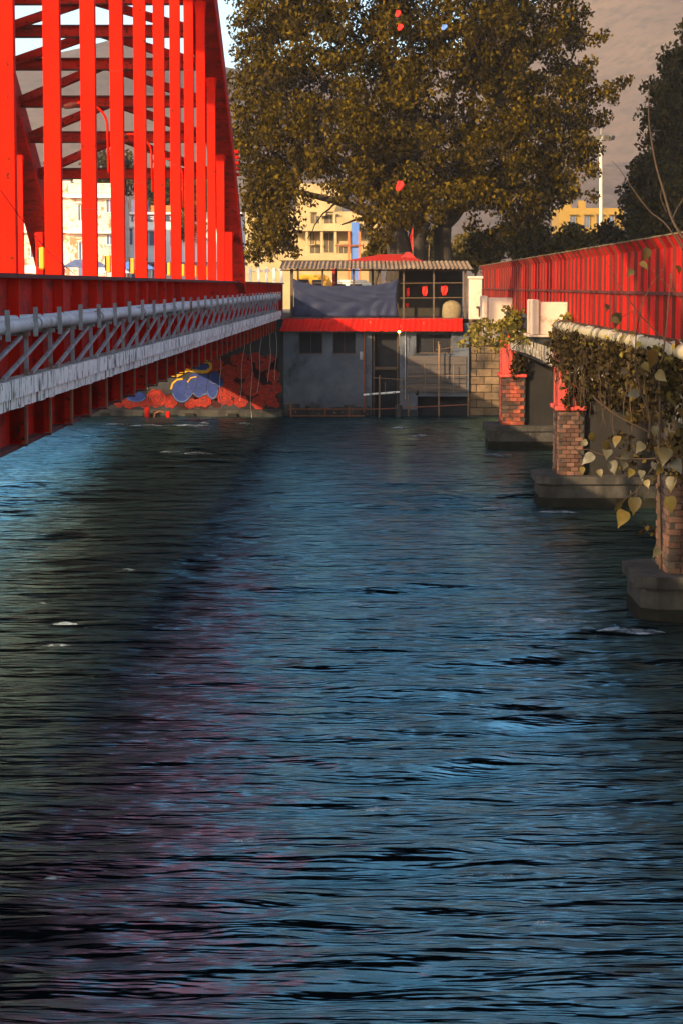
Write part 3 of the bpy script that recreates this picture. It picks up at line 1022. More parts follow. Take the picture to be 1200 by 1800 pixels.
# red hipped roof of the shrine behind
sh = thing('shrine_pavilion', 'small pavilion with a low red hipped roof behind the terrace', 'pavilion', (1.2, 131, 5.2))
zr = P(600, 464, 129).z
xa, xb = P(575, 460, 130).x, P(760, 460, 130).x
xm0, xm1 = P(668, 447, 131).x, P(706, 447, 131).x
zp = P(600, 447, 131).z
v = [(xa, 128.9, zr), (xb, 128.9, zr), (xb, 133, zr), (xa, 133, zr), (xm0, 131, zp), (xm1, 131, zp)]
MB().add(v + [(p[0], p[1], p[2] - 0.08) for p in v[:4]], [(0, 1, 5, 4), (1, 2, 5), (2, 3, 4, 5), (3, 0, 4), (0, 6, 7, 1), (1, 7, 8, 2), (2, 8, 9, 3), (3, 9, 6, 0), (9, 8, 7, 6)]).build('roof', ROOFRED, sh)
MB().prism([(xm1 - 0.1, zp - 0.2), (xm1 + 0.9, zp - 0.35), (xm1 + 0.45, zp + 0.12), (xm1 + 0.2, zp + 0.12)], 130.3, 130.9, 'y').build('ridge_cap', ROOFRED, sh)
for x in (xa + 0.4, xb - 0.4):
    for y in (129.3, 132.6):
        MB().cbox(x - 0.1, x + 0.1, y - 0.1, y + 0.1, 5.2, zr - 0.085, 0.01).build('column', ROOFRED, sh)

# blue tarpaulin tied along the terrace front
nu, nv = 60, 24
vs = []
for i in range(nu + 1):
    u = i / nu
    px_ = 514 + (700 - 514) * u
    top = 489 + 17 * math.sin(math.pi * min(1, u * 1.25)) ** 1.2 - 4 * max(0, u - 0.6) + 1.5 * math.sin(u * 17)
    top = 489 + 15 * (1 - (2 * u - 1) ** 2) + 2 * math.sin(u * 9)
    for j in range(nv + 1):
        v_ = j / nv
        py_ = top + (556.5 - top) * v_
        q = P(px_ + 3 * math.sin(v_ * 3) * (1 if u < 0.5 else -1) * abs(2 * u - 1), py_, YF - 0.06)
        s_ = 4 * (u - 0.45) ** 2
        fold = 0.035 * math.sin(9 * (v_ - 0.55 * (1 - s_)) + 2.5 * math.sin(4.3 * u + 1)) * math.sin(math.pi * v_) * (0.4 + 0.6 * math.sin(3.1 * u + 0.5) ** 2) + 0.04 * math.sin(23 * u + 4 * v_ + 2 * math.sin(7 * u)) * v_ ** 2 + 0.008 * math.sin(31 * u - 13 * v_ + 3 * math.sin(9 * v_))
        vs.append((q.x, YF - 0.08 - abs(fold) * 1.2, q.z))
fs = []
for i in range(nu):
    for j in range(nv):
        a = i * (nv + 1) + j
        fs.append((a, a + 1, a + nv + 2, a + nv + 1))
o = MB().add(vs, fs).build('tarpaulin', TARP, smooth=True)
sol = o.modifiers.new('thickness', 'SOLIDIFY'); sol.thickness = 0.006
tag(o, 'sagging dark blue tarpaulin tied across the terrace front', 'tarpaulin')

# red cloths hanging in the terrace
for j, (px_, py_, w, h_) in enumerate(((716, 514, 5, 15), (746, 512, 9, 17), (780, 511, 11, 17), (715, 537, 4, 7))):
    q = P(px_, py_, YF + 0.35)
    ww, hh = w / SW / 1.0, h_ / SW
    vs, fs = [], []
    for i in range(7):
        for k in range(9):
            u, v_ = i / 6 - 0.5, k / 8 - 0.5
            wd_ = ww * (1 - 0.35 * (v_ + 0.5) ** 2 + 0.12 * math.sin(6 * v_ + j))
            vs.append((q.x + u * wd_, q.y + 0.05 * math.sin(u * 9 + v_ * 4), q.z - v_ * hh + 0.03 * math.sin(u * 7)))
    for i in range(6):
        for k in range(8):
            a = i * 9 + k
            fs.append((a, a + 1, a + 10, a + 9))
    o = MB().add(vs, fs).build('hanging_cloth', REDCLOTH, smooth=True)
    o.modifiers.new('thickness', 'SOLIDIFY').thickness = 0.01
    tag(o, ['narrow red cloth hanging beside the blue tarpaulin', 'red cloth hanging in the middle of the right terrace bay', 'red cloth hanging above the beige sack', 'smallest red rag, low beside the tarpaulin'][j], 'cloth', 'red cloths on the terrace')
# beige sack
q = P(793, 556, YF + 0.6)
b = MB()
prof = [(0.0, 0.50), (0.15, 0.56), (0.45, 0.55), (0.7, 0.48), (0.85, 0.33), (0.93, 0.12)]
vs, fs = [], []
for (z, r_) in prof:
    for k in range(12):
        t = 2 * math.pi * k / 12
        rr_ = r_ * (1 + 0.06 * math.sin(3 * t + z * 4))
        vs.append((q.x + rr_ * math.cos(t), q.y + 0.6 * rr_ * math.sin(t), 5.27 + z * 1.0))
for i in range(len(prof) - 1):
    for k in range(12):
        fs.append((i * 12 + k, i * 12 + (k + 1) % 12, (i + 1) * 12 + (k + 1) % 12, (i + 1) * 12 + k))
fs.append(tuple(range((len(prof) - 1) * 12, len(prof) * 12)))
o = b.add(vs, fs).build('sack', mat('jute', (0.24, 0.18, 0.085), (0.17, 0.125, 0.06), scale=6, rough=0.9, bump=0.3), smooth=True)
tag(o, 'bulging beige sack standing at the right end of the terrace', 'sack')

# lit bulb on a conduit under the fascia
lp = thing('bulb_lamp', 'small lit yellow bulb on a conduit beside the dark doorway', 'lamp', W(701, 600, -0.35))
q = P(701, 583, YF - 0.68)
MB().tube([(q.x, q.y, q.z - 0.75), (q.x, q.y, q.z - 0.08)], 0.018, 6).build('conduit', BAMBOO, lp)
MB().tube([(q.x, q.y, q.z - 0.75), (q.x, YF, q.z - 0.75)], 0.016, 6).build('bracket', BAMBOO, lp)
MB().tube([(q.x, q.y, q.z - 0.07), (q.x, q.y, q.z - 0.03), (q.x, q.y, q.z + 0.02), (q.x, q.y, q.z + 0.05)], [0.03, 0.07, 0.07, 0.03], 10).build('bulb', emit_mat('bulb_glow', (1.0, 0.72, 0.15), 6.0), lp, smooth=True)
ld = bpy.data.lights.new('bulb_light', 'POINT')
ld.energy = 6; ld.color = (1, 0.7, 0.3); ld.shadow_soft_size = 0.06
lo = bpy.data.objects.new('bulb_light', ld); lo.location = (q.x, q.y - 0.14, q.z - 0.05)
link(lo, lp)

# rusty railing along the foot of the building, bamboo poles before the doorway
rl = thing('waterside_railing', 'rusty low railing along the foot of the grey building', 'railing', (0.6, YF - 0.7, 0))
for px_, top in ((511, 708), (571, 716), (613, 714), (666, 660), (717, 694), (771, 605), (822, 690)):
    a = P(px_, top, YF - 0.75)
    MB().tube([(a.x, a.y, -0.6), (a.x + 0.02, a.y, a.z)], 0.045, 7).build('post', RUSTRAIL if top > 700 else BAMBOO, rl)
for (pa, pb) in (((508, 719), (666, 719)), ((666, 719), (824, 711)), ((510, 731), (640, 731))):
    a, b_ = P(*pa, YF - 0.76), P(*pb, YF - 0.76)
    MB().tube([a, b_], 0.03, 6).build('rail', RUSTRAIL, rl)
sc_ = thing('bamboo_scaffold', 'rickety bamboo poles lashed before the doorway and boards', 'scaffold', (3.0, YF - 0.5, 0))
for (pa, pb, r_) in (((705, 668), (705, 716), 0.03), ((770, 600), (771, 724), 0.035), ((745, 640), (746, 694), 0.022), ((796, 640), (796, 690), 0.02), ((716, 662), (822, 660), 0.02), ((700, 680), (820, 683), 0.022), ((765, 615), (822, 607), 0.015), ((655, 664), (712, 668), 0.022), ((676, 672), (676, 692), 0.02)):
    a, b_ = P(*pa, YF - 0.45), P(*pb, YF - 0.45)
    MB().tube([a, a.lerp(b_, 0.5) + Vector((0.015, 0, 0.015)), b_], r_, 6).build('pole', BAMBOO, sc_)
a, b_ = P(638, 694, YF - 0.6), P(702, 689, YF - 0.6)
o = MB().tube([a, a.lerp(b_, 0.6), b_], [0.05, 0.055, 0.045], 8).build('white_pole', PEEL)
tag(o, 'pale pole lying level across the doorway above the water', 'pole')
a = P(700, 730, YF - 0.9)
o = MB().tube([(a.x, a.y, -0.6), (a.x, a.y, 0.45), (a.x, a.y, 0.62), (a.x, a.y, 0.66)], [0.19, 0.19, 0.18, 0.10], 12).build('mooring_bollard', CONC)
tag(o, 'stubby pale concrete bollard at the waterline before the doorway', 'bollard')
a = P(732, 690, YF - 0.55)
o = MB().tube([(a.x, a.y - 0.02, a.z - 0.14), (a.x, a.y - 0.02, a.z - 0.08), (a.x, a.y, a.z + 0.06), (a.x, a.y, a.z + 0.12)], [0.07, 0.12, 0.12, 0.05], 10).build('pot', CONC)
tag(o, 'small pale round pot sitting on the bamboo rail', 'pot')

# ------------------------------------------------------------------ stone abutment on the right
ab = thing('stone_abutment', 'brown stone block abutment wall between grey building and first pier', 'wall', (12, YW + 0.3, 0))
MB().box(XR + 0.01, 26, YW, YW + 0.8, -0.8, 5.18).build('wall_core', MORTAR, ab)
bw, bh = 0.82, 0.42
sm = [MB().cbox(0, bw - 0.025, -0.05 - 0.012 * s_, 0.02, 0, bh - 0.025, 0.02).mesh('stone_block', STONE) for s_ in range(4)]
row = 0
z = 0.02
while z < 5.1:
    x = XR + 0.03 - (0.41 if row % 2 else 0)
    if x < XR:
        hm = MB().cbox(0, bw / 2 - 0.03, -0.06, 0.02, 0, bh - 0.025, 0.02).mesh('stone_block', STONE)
        inst('stone_block', hm, (XR + 0.03, YW - 0.021, z), ab)
        x += bw
    while x < 14:
        inst('stone_block', sm[rr.randrange(4)], (x, YW - 0.021, z), ab)
        x += bw
    z += bh
    row += 1
# ------------------------------------------------------------------ railed bridge on the right
rb = thing('railed_bridge', 'old concrete beam bridge with red sheet railing and white pedestals', 'bridge', (10, 70, 0))
RX = 6.5
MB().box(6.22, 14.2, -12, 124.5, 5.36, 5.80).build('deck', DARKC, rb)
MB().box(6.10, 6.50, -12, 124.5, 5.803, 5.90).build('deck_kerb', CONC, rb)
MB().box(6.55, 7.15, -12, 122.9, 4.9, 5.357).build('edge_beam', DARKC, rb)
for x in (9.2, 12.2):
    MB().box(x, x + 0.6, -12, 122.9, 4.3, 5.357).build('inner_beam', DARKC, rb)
PY = [97.8, 71.6, 46.7, 21.5]
PD = 1.7       # pier thickness
# lower fascia: peeling panels with a shallow haunch between piers
pan = []
for s_ in range(3):
    b = MB()
    n = 8
    for j in range(n):
        b.box(-0.04 - rr.uniform(0, 0.05), 0.10, j * 1.2 / n, (j + 1) * 1.2 / n - 0.004, rr.uniform(-0.06, 0.05), 0.75 + rr.uniform(-0.08, 0.03))
    pan.append(b.mesh('fascia_panel', PEELR))
for (ya, yb) in ((PY[0] + PD, 122.4), (PY[1] + PD, PY[0] - 0.3), (PY[2] + PD, PY[1] - 0.3), (PY[3] + PD, PY[2] - 0.3)):
    y = ya
    i = 0
    while y + 1.2 < yb:
        t = (y - ya) / (yb - ya) * 2 - 1
        inst('fascia_panel', pan[i % 3], (6.42, y, 4.28 + 0.16 * (1 - t * t)), rb)
        y += 1.21
        i += 1
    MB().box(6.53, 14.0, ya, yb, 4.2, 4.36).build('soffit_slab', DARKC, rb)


def brick_face(parent, x0, x1, yf, z0, z1, m, side=True, bl=0.26, bh=0.135, ydep=0.9):
    """bricks on the front (y = yf) and on the river side (x = x0)"""
    g = 0.014
    full = MB().cbox(0, bl - g, -0.03, 0.02, 0, bh - g, 0.008).mesh('brick', m)
    sidem = MB().cbox(-0.03, 0.02, 0, bl - g, 0, bh - g, 0.008).mesh('brick', m)
    r_ = 0
    z = z0
    while z + bh <= z1 + 0.01:
        off = (bl / 2 if r_ % 2 else 0)
        x = x0 - 0.02 + off
        while x + bl <= x1 + 0.02:
            inst('brick', full, (x, yf - 0.018 + rr.uniform(-0.008, 0.008), z), parent)
            x += bl
        if side:
            y = yf + 0.01 + (0 if r_ % 2 else bl / 2)
            while y + bl <= yf + ydep:
                inst('brick', sidem, (x0 - 0.018 + rr.uniform(-0.008, 0.008), y, z), parent)
                y += bl
        z += bh
        r_ += 1


ALGAE = mat('wet_algae', (0.012, 0.012, 0.008), (0.02, 0.018, 0.012), scale=3, rough=0.9, bump=0.6, spec=0.05)
for k, yp_ in enumerate(PY):
    dx = (0.0, 0.18, 0.34, 0.34)[k]
    # footing with a chamfered nose and an overhanging cap
    def nose(x0, y0, y1, c):
        return [(x0 + c, y0), (14.5, y0), (14.5, y1), (x0 + c, y1), (x0, y1 - c), (x0, y0 + c)]
    pr = MB().prism(nose(5.47 + dx, yp_ + 0.05, yp_ + 3.1, 0.35), -0.8, 0.76, 'z').build('footing', CONC, rb, fix=True)
    MB().prism(nose(5.36 + dx, yp_ - 0.07, yp_ + 3.22, 0.38), 0.762, 1.0, 'z').build('footing_cap', CONC, pr, fix=True)
    MB().prism(nose(5.462 + dx, yp_ + 0.042, yp_ + 3.108, 0.35), -0.79, 0.32, 'z').build('algae_band', ALGAE, pr, fix=True)
    # pier wall and river-side pilaster
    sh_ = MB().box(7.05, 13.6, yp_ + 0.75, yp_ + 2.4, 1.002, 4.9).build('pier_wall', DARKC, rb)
    pl = MB().box(6.08 + dx, 7.05, yp_ + 0.5, yp_ + 2.6, 1.002, 3.06).build('pilaster', MORTAR, rb)
    if k == 0:
        brick_face(pl, 6.08 + dx, 7.04, yp_ + 0.5, 1.01, 3.05, REDBRICK, True, 0.32, 0.17, 2.0)
    else:
        brick_face(pl, 6.08 + dx, 7.04, yp_ + 0.5, 1.01, 3.05, BRICK, True, 0.26, 0.135, 2.0)
    MB().cbox(5.94 + dx, 7.12, yp_ + 0.36, yp_ + 2.7, 3.062, 3.20, 0.03).build('moulding', PINKRED if k < 2 else CONC, pl)
    up = MB().cbox(6.05 + dx, 6.62 + dx, yp_ + 0.48, yp_ + 2.55, 3.202, 4.98, 0.02).build('upper_pilaster', PINKRED if k < 2 else CONC, rb)
    MB().box(6.623 + dx, 7.05, yp_ + 0.62, yp_ + 2.4, 3.203, 4.97).build('pilaster_return', DARKC, up)
    if k > 1:
        continue
    # corbel and white pedestal
    MB().prism([(5.18 + dx, 5.38), (6.6 + dx, 5.38), (6.6 + dx, 4.985), (6.0 + dx, 4.985), (5.3 + dx, 5.2)], yp_ + 0.25, yp_ + 2.8, 'y').build('corbel', CONC, rb, fix=True)
    pd = MB().cbox(5.32 + dx, 6.46 + dx, yp_ + 0.30, yp_ + 2.55, 5.46, 6.48, 0.02).build('pedestal', CREAMW, rb)
    MB().cbox(5.18 + dx, 5.40 + dx, yp_ + 0.22, yp_ + 2.6, 5.46, 6.56, 0.03).build('corner_pilaster', CREAMW, pd)
    MB().cbox(5.08 + dx, 6.56 + dx, yp_ + 0.12, yp_ + 2.75, 5.385, 5.458, 0.015).build('base_ledge', CREAMW, pd)
# end pillar
e = MB().cbox(5.72, 6.42, 122.0, 122.7, 5.2, 7.35, 0.03).build('end_pillar', CREAMW, rb)
MB().cbox(5.66, 6.48, 121.94, 122.76, 7.352, 7.50, 0.03).build('pillar_cap', CREAMW, e)

# railing: posts, sheets, mid rail, leaning top
ZM, ZTOP, ZB = 6.83, 7.80, 5.905
MB().box(RX - 0.085, RX - 0.02, 30, 123.6, ZM - 0.035, ZM + 0.035).build('mid_rail', RUST, rb)
postm = MB().box(-0.075, 0.03, -0.035, 0.035, ZB, ZTOP - 0.002).mesh('railing_post', RUST)  # dark tone stands in for the shadow stripes beside the posts
midm = MB().box(-0.03, 0.0, -0.02, 0.02, ZM + 0.04, ZTOP).mesh('baluster', RUST)
lean = MB().bar((-0.02, 0, ZTOP), (-0.17, 0, ZTOP + 0.235), 0.05, 0.05, (0, 1, 0)).mesh('leaning_bracket', RUST)
ST = 1.34
y = 30.0
lows = [MB().box(-0.022, 0.022, 0.06, ST - 0.06, ZB, ZM - 0.038).mesh('lower_sheet', RAILRED)]
ups = []
for s_ in range(3):
    b = MB()
    for j in range(3):       # three ribs per sheet
        yy = 0.05 + j * (ST - 0.1) / 3
        b.box(-0.018 - 0.01 * ((j + s_) % 2), 0.02, yy, yy + (ST - 0.1) / 3 - 0.03, ZM + 0.038, ZTOP - 0.001)
    ups.append(b.mesh('upper_sheet', RAILRED))
tops = []
d = Vector((-0.15, 0, 0.235))
nrm = Vector((0.235, 0, 0.15)).normalized() * 0.012
a0 = Vector((0, 0.03, ZTOP + 0.003)); a1 = Vector((0, ST - 0.03, ZTOP + 0.003))
b = MB().add([a0, a1, a1 + d, a0 + d, a0 + nrm, a1 + nrm, a1 + d + nrm, a0 + d + nrm], [(0, 1, 2, 3), (7, 6, 5, 4), (0, 4, 5, 1), (1, 5, 6, 2), (2, 6, 7, 3), (3, 7, 4, 0)])
topm = b.mesh('leaning_sheet', RAILRED)
OLIVE = mat('olive_edging', (0.20, 0.15, 0.06), (0.12, 0.09, 0.04), scale=4, rough=0.6)
edg = MB().box(-0.19, -0.11, 0.0, ST - 0.008, ZTOP + 0.232, ZTOP + 0.262).mesh('top_edging', OLIVE)
i = 0
while y < 123.2:
    jx = rr.uniform(-0.006, 0.006)
    inst('railing_post', postm, (RX, y, 0), rb)
    inst('leaning_bracket', lean, (RX - 0.03, y, 0), rb)
    if y + ST < 124:
        inst('lower_sheet', lows[0], (RX + jx, y, 0), rb, (0, 0, rr.uniform(-0.010, 0.010)))
        if not (120.5 < y < 121.9):
            inst('upper_sheet', ups[i % 3], (RX - jx, y, 0), rb, (rr.uniform(-0.004, 0.004), 0, rr.uniform(-0.012, 0.012)))
            inst('leaning_sheet', topm, (RX - 0.01, y, 0), rb)
        inst('top_edging', edg, (RX + jx, y, rr.uniform(-0.006, 0.006)), rb)
    i += 1
    y += ST

# pipe along the foot of the railing
pr2 = thing('cream_pipe', 'cream painted pipe along the foot of the red railing, wrapped in creeper', 'pipe', (6.0, 55, 5.7))
pts = [(5.98 + 0.02 * math.sin(y * 0.4), y, 5.78 + 0.012 * math.sin(y * 0.7)) for y in np.arange(24, 71.5, 2.0)]
MB().tube(pts, 0.145, 16).build('pipe_barrel', mat('cream_pipe_paint', (0.44, 0.36, 0.21), (0.32, 0.25, 0.13), scale=2, rough=0.6, c3=(0.20, 0.15, 0.08), s3=1.6, t3=(0.58, 0.68), bump=0.2), pr2, smooth=True)
col_ = MB().tube([(0, -0.05, 0), (0, 0.05, 0)], 0.175, 16).mesh('pipe_joint', GALV)
brk = MB().box(-0.10, 0.30, -0.04, 0.04, -0.22, -0.15).mesh('pipe_bracket', RUST)
for y in np.arange(27, 71, 5.5):
    inst('pipe_joint', col_, (5.985, float(y), 5.78), pr2)
    inst('pipe_bracket', brk, (5.985, float(y) + 0.3, 5.78), pr2)
#@@P4
# ------------------------------------------------------------------ trees
def leaves_mesh(name, centers, size, m, droop=0.5, wid=0.55, seed=0, jitter=0.35):
    r_ = np.random.default_rng(seed)
    n = len(centers)
    C = np.asarray(centers)
    ax = r_.normal(0, 1, (n, 3)); ax[:, 2] -= droop * 1.6
    ax /= np.linalg.norm(ax, axis=1)[:, None]
    rn = r_.normal(0, 1, (n, 3))
    sd_ = np.cross(ax, rn); sd_ /= np.linalg.norm(sd_, axis=1)[:, None]
    nr = np.cross(sd_, ax)
    L = (size * (1 + jitter * r_.uniform(-1, 1, n)))[:, None]
    v = np.empty((n, 4, 3))
    v[:, 0] = C - ax * L * 0.5
    v[:, 1] = C + sd_ * L * wid * 0.5 + nr * L * 0.10 - ax * L * 0.06
    v[:, 2] = C + ax * L * 0.5 - nr * L * 0.05
    v[:, 3] = C - sd_ * L * wid * 0.5 + nr * L * 0.10 - ax * L * 0.06
    q = np.arange(n * 4).reshape(n, 4)
    return np_mesh(name, v.reshape(-1, 3), q, m)


def clump_points(cl, seed, surf=0.5):
    """points for a list of (x, y, z, rx, ry, rz, count)"""
    r_ = np.random.default_rng(seed)
    out = []
    for (x, y, z, rx, ry, rz, n) in cl:
        d = r_.normal(0, 1, (int(n), 3))
        d /= np.linalg.norm(d, axis=1)[:, None]
        rad = r_.uniform(0, 1, int(n)) ** surf
        p = d * rad[:, None] * np.array([rx, ry, rz])
        # break the ball up: drop leaves by a cheap lattice noise
        w = np.sin(p[:, 0] * 3.1 / rx + x) + np.sin(p[:, 1] * 3.7 / ry + y) + np.sin(p[:, 2] * 4.1 / rz + z)
        keep = w > -1.1
        out.append(p[keep] + np.array([x, y, z]))
    return np.concatenate(out)


def limb(b, a, c, r0, r1, sag=0.0, n=7, seed=0):
    r_ = random.Random(seed)
    a, c = Vector(a), Vector(c)
    L = (c - a).length
    pts, rad = [], []
    for i in range(n + 1):
        t = i / n
        p = a.lerp(c, t)
        p += Vector((r_.uniform(-1, 1), r_.uniform(-1, 1), r_.uniform(-0.5, 0.5))) * (L * 0.035 * math.sin(math.pi * t))
        p.z += sag * math.sin(math.pi * t)
        pts.append(p); rad.append(r0 + (r1 - r0) * t ** 0.8)
    b.tube(pts, rad, 8)
    return pts


# the big tree above the building; crown outline read as (row: left edge, right edge) in the picture
YT = 137.0
TR = thing('spreading_tree', 'huge spreading olive-brown tree with twin trunks behind the riverside building', 'tree', (3.2, YT, 5.2))
OUT = [(-230, 560, 930), (-170, 500, 975), (-110, 450, 1000), (-50, 420, 1015), (0, 402, 1022), (60, 396, 1035), (120, 402, 1030), (170, 398, 1048), (220, 402, 1040), (270, 405, 1045), (320, 412, 1030), (360, 420, 985), (400, 425, 905), (430, 432, 850)]


def outline(row):
    for i in range(len(OUT) - 1):
        if OUT[i][0] <= row <= OUT[i + 1][0]:
            t = (row - OUT[i][0]) / (OUT[i + 1][0] - OUT[i][0])
            return OUT[i][1] + t * (OUT[i + 1][1] - OUT[i][1]), OUT[i][2] + t * (OUT[i + 1][2] - OUT[i][2])
    return None


def gap(px_, py_):
    # openings: the lit building on the left, the view under the crown, small sky holes
    if 515 < px_ < 660 and 352 + 0.25 * abs(px_ - 585) < py_:
        return True
    if 655 < px_ < 850 and py_ > 405:
        return True
    if 800 < px_ < 860 and 370 < py_:
        return True
    for (gx_, gy_, gr) in ((815, 178, 13), (840, 300, 12), (870, 200, 8), (560, 330, 14), (690, 120, 0), (985, 300, 12), (1000, 100, 12), (480, 20, 10), (660, 8, 10), (925, 40, 7)):
        if (px_ - gx_) ** 2 + (py_ - gy_) ** 2 < gr * gr:
            return True
    return False


cl = []
rt = random.Random(21)
tries = 0
while len(cl) < 1500 and tries < 60000:
    tries += 1
    row = rt.uniform(-228, 428)
    lr = outline(row)
    px_ = rt.uniform(lr[0] + 14, lr[1] - 14)
    # depth of the crown at this place: thick in the middle
    u = (px_ - (lr[0] + lr[1]) / 2) / ((lr[1] - lr[0]) / 2)
    dep = 8.5 * math.sqrt(max(0.05, 1 - u * u))
    Y = YT + rt.uniform(-1, 1) * dep
    q = P(px_, row, Y)
    qq = P(px_, row, YT)
    if gap(px_, row) or gap(px_ + 16, row + 12) or gap(px_ - 16, row + 12):
        continue
    r0 = rt.uniform(0.55, 1.15)
    cl.append((q.x, q.y, q.z, r0, r0, r0 * rt.uniform(0.7, 1.1), 215 * r0 * r0))
# reaching sprays on the right and ragged skirts on the left
for (px_, py_, n_) in ((1060, 62, 2), (1048, 70, 2), (1085, 150, 2), (1100, 143, 2), (1070, 158, 3), (1055, 165, 3), (1078, 175, 2), (1060, 205, 3), (1050, 215, 3), (1048, 262, 3), (1040, 300, 3), (1040, 345, 2), (1024, 20, 3), (1035, 110, 2), (1025, 135, 2),
                       (440, 440, 4), (455, 425, 4), (470, 445, 4), (490, 432, 4), (445, 455, 3), (505, 415, 4), (515, 440, 3), (480, 405, 4), (525, 395, 3), (650, 395, 4), (640, 375, 4), (600, 345, 3), (545, 352, 2), (655, 430, 3), (660, 410, 3),
                       (860, 418, 4), (880, 405, 5), (900, 398, 4), (930, 385, 4), (960, 365, 5), (985, 350, 4), (1000, 340, 4), (830, 395, 3), (680, 415, 3), (740, 402, 4), (705, 395, 4), (800, 365, 3)):
    q = P(px_, py_, YT - rt.uniform(0, 4))
    r0 = 0.30 + 0.09 * n_
    cl.append((q.x, q.y, q.z, r0 * 1.15, r0, r0 * 0.9, 42 * n_))
pts = clump_points(cl, 5, 0.45)
link(bpy.data.objects.new('crown', leaves_mesh('crown', pts, 0.25, LEAFBIG, 0.75, 0.6, 2)), TR)
tb = MB()
b1 = P(712, 450, YT - 1); b2 = P(775, 450, YT + 1)
f1 = limb(tb, (b1.x + 0.2, YT - 1, 5.1), P(690, 390, YT - 1), 1.05, 0.62, 0, 7, 1)
f1b = limb(tb, (b1.x + 0.5, YT - 0.8, 5.1), P(735, 330, YT - 0.5), 0.8, 0.42, 0, 7, 2)
f2 = limb(tb, (b2.x, YT + 1, 5.1), P(778, 400, YT + 1), 0.62, 0.52, 0, 6, 3)
tb.build('trunk', BARK, TR, smooth=True)
lb = MB()
ends = [(P(690, 390, YT - 1), (560, 250), 0.5), (P(690, 390, YT - 1), (480, 330), 0.38), (P(690, 390, YT - 1), (640, 150), 0.45), (P(735, 330, YT - 0.5), (720, 60), 0.4), (P(735, 330, YT - 0.5), (820, 120), 0.35),
        (P(778, 400, YT + 1), (830, 250), 0.42), (P(778, 400, YT + 1), (930, 280), 0.36), (P(778, 400, YT + 1), (700, 200), 0.3), (P(830, 250, YT + 1), (950, 90), 0.3), (P(930, 280, YT + 1), (1090, 148), 0.16), (P(930, 280, YT + 1), (1040, 300), 0.14), (P(560, 250, YT), (440, 100), 0.25), (P(560, 250, YT), (450, 400), 0.2), (P(950, 90, YT), (1060, 62), 0.1), (P(830, 250, YT), (835, 20), 0.28), (P(600, 350, YT - 1), (540, 420), 0.08), (P(690, 390, YT - 1), (600, 395), 0.16)]
for j, (a, (px_, py_), r0) in enumerate(ends):
    limb(lb, a, P(px_, py_, YT + rt.uniform(-3, 3) * (0 if j in (9, 10, 13) else 1)), r0, r0 * 0.25, 0.3, 8, j + 30)
lb.build('limbs', BARK, TR, smooth=True)

# scraps caught in the tree
def scrap(name, px_, py_, Y, w, h_, m, label, cat, tri=False):
    q = P(px_, py_, Y)
    vs, fs = [], []
    n, k_ = 5, 7
    for i in range(n):
        for k in range(k_):
            u, v_ = i / (n - 1) - 0.5, k / (k_ - 1)
            ww = w * ((1 - v_) * 0.9 + 0.1 if tri else (0.55 + 0.45 * math.sin(math.pi * v_)))
            vs.append((q.x + u * ww + 0.08 * w * math.sin(5 * v_), q.y + 0.1 * w * math.sin(u * 6 + v_ * 5), q.z - v_ * h_))
    for i in range(n - 1):
        for k in range(k_ - 1):
            a = i * k_ + k
            fs.append((a, a + 1, a + k_ + 1, a + k_))
    o = MB().add(vs, fs).build(name, m, smooth=True)
    o.modifiers.new('thickness', 'SOLIDIFY').thickness = 0.012
    return tag(o, label, cat)


scrap('caught_scrap', 702, 318, YT - 9.2, 0.45, 0.55, REDCLOTH, 'bright red scrap caught low in the middle of the big tree', 'scrap')
scrap('caught_scrap', 699, 18, YT - 9.2, 0.3, 0.36, REDCLOTH, 'upper of two small red scraps high in the big tree', 'scrap')
scrap('caught_scrap', 703, 42, YT - 9.2, 0.32, 0.36, REDCLOTH, 'lower of two small red scraps high in the big tree', 'scrap')
scrap('caught_scrap', 780, 43, YT - 9.2, 0.35, 0.30, BLUEP, 'small blue scrap high in the big tree', 'scrap')
fl = thing('red_flag', 'tall narrow red flag on a pole beside the tree trunk', 'flag', P(723, 455, 132))
q = P(722, 400, 132)
MB().tube([(q.x + 0.12, q.y, 5.2), (q.x + 0.10, q.y, q.z + 0.2)], 0.025, 6).build('flag_pole', BAMBOO, fl)
vs = [(q.x + 0.08, q.y, q.z), (q.x - 0.08, q.y - 0.05, q.z - 0.55), (q.x + 0.05, q.y + 0.04, q.z - 1.25), (q.x + 0.08, q.y, q.z - 1.3)]
MB().add(vs + [(v_[0], v_[1] + 0.02, v_[2]) for v_ in vs], [(0, 1, 2, 3), (7, 6, 5, 4), (0, 4, 5, 1), (1, 5, 6, 2), (2, 6, 7, 3), (3, 7, 4, 0)]).build('flag_cloth', REDCLOTH, fl)
a = P(754, 420, 133)
tag(MB().tube([(a.x - 0.1, 133, 5.2), (a.x, 133, a.z)], 0.03, 6).build('bamboo_pole', BAMBOO), 'bare bamboo pole standing between the two tree trunks', 'pole')


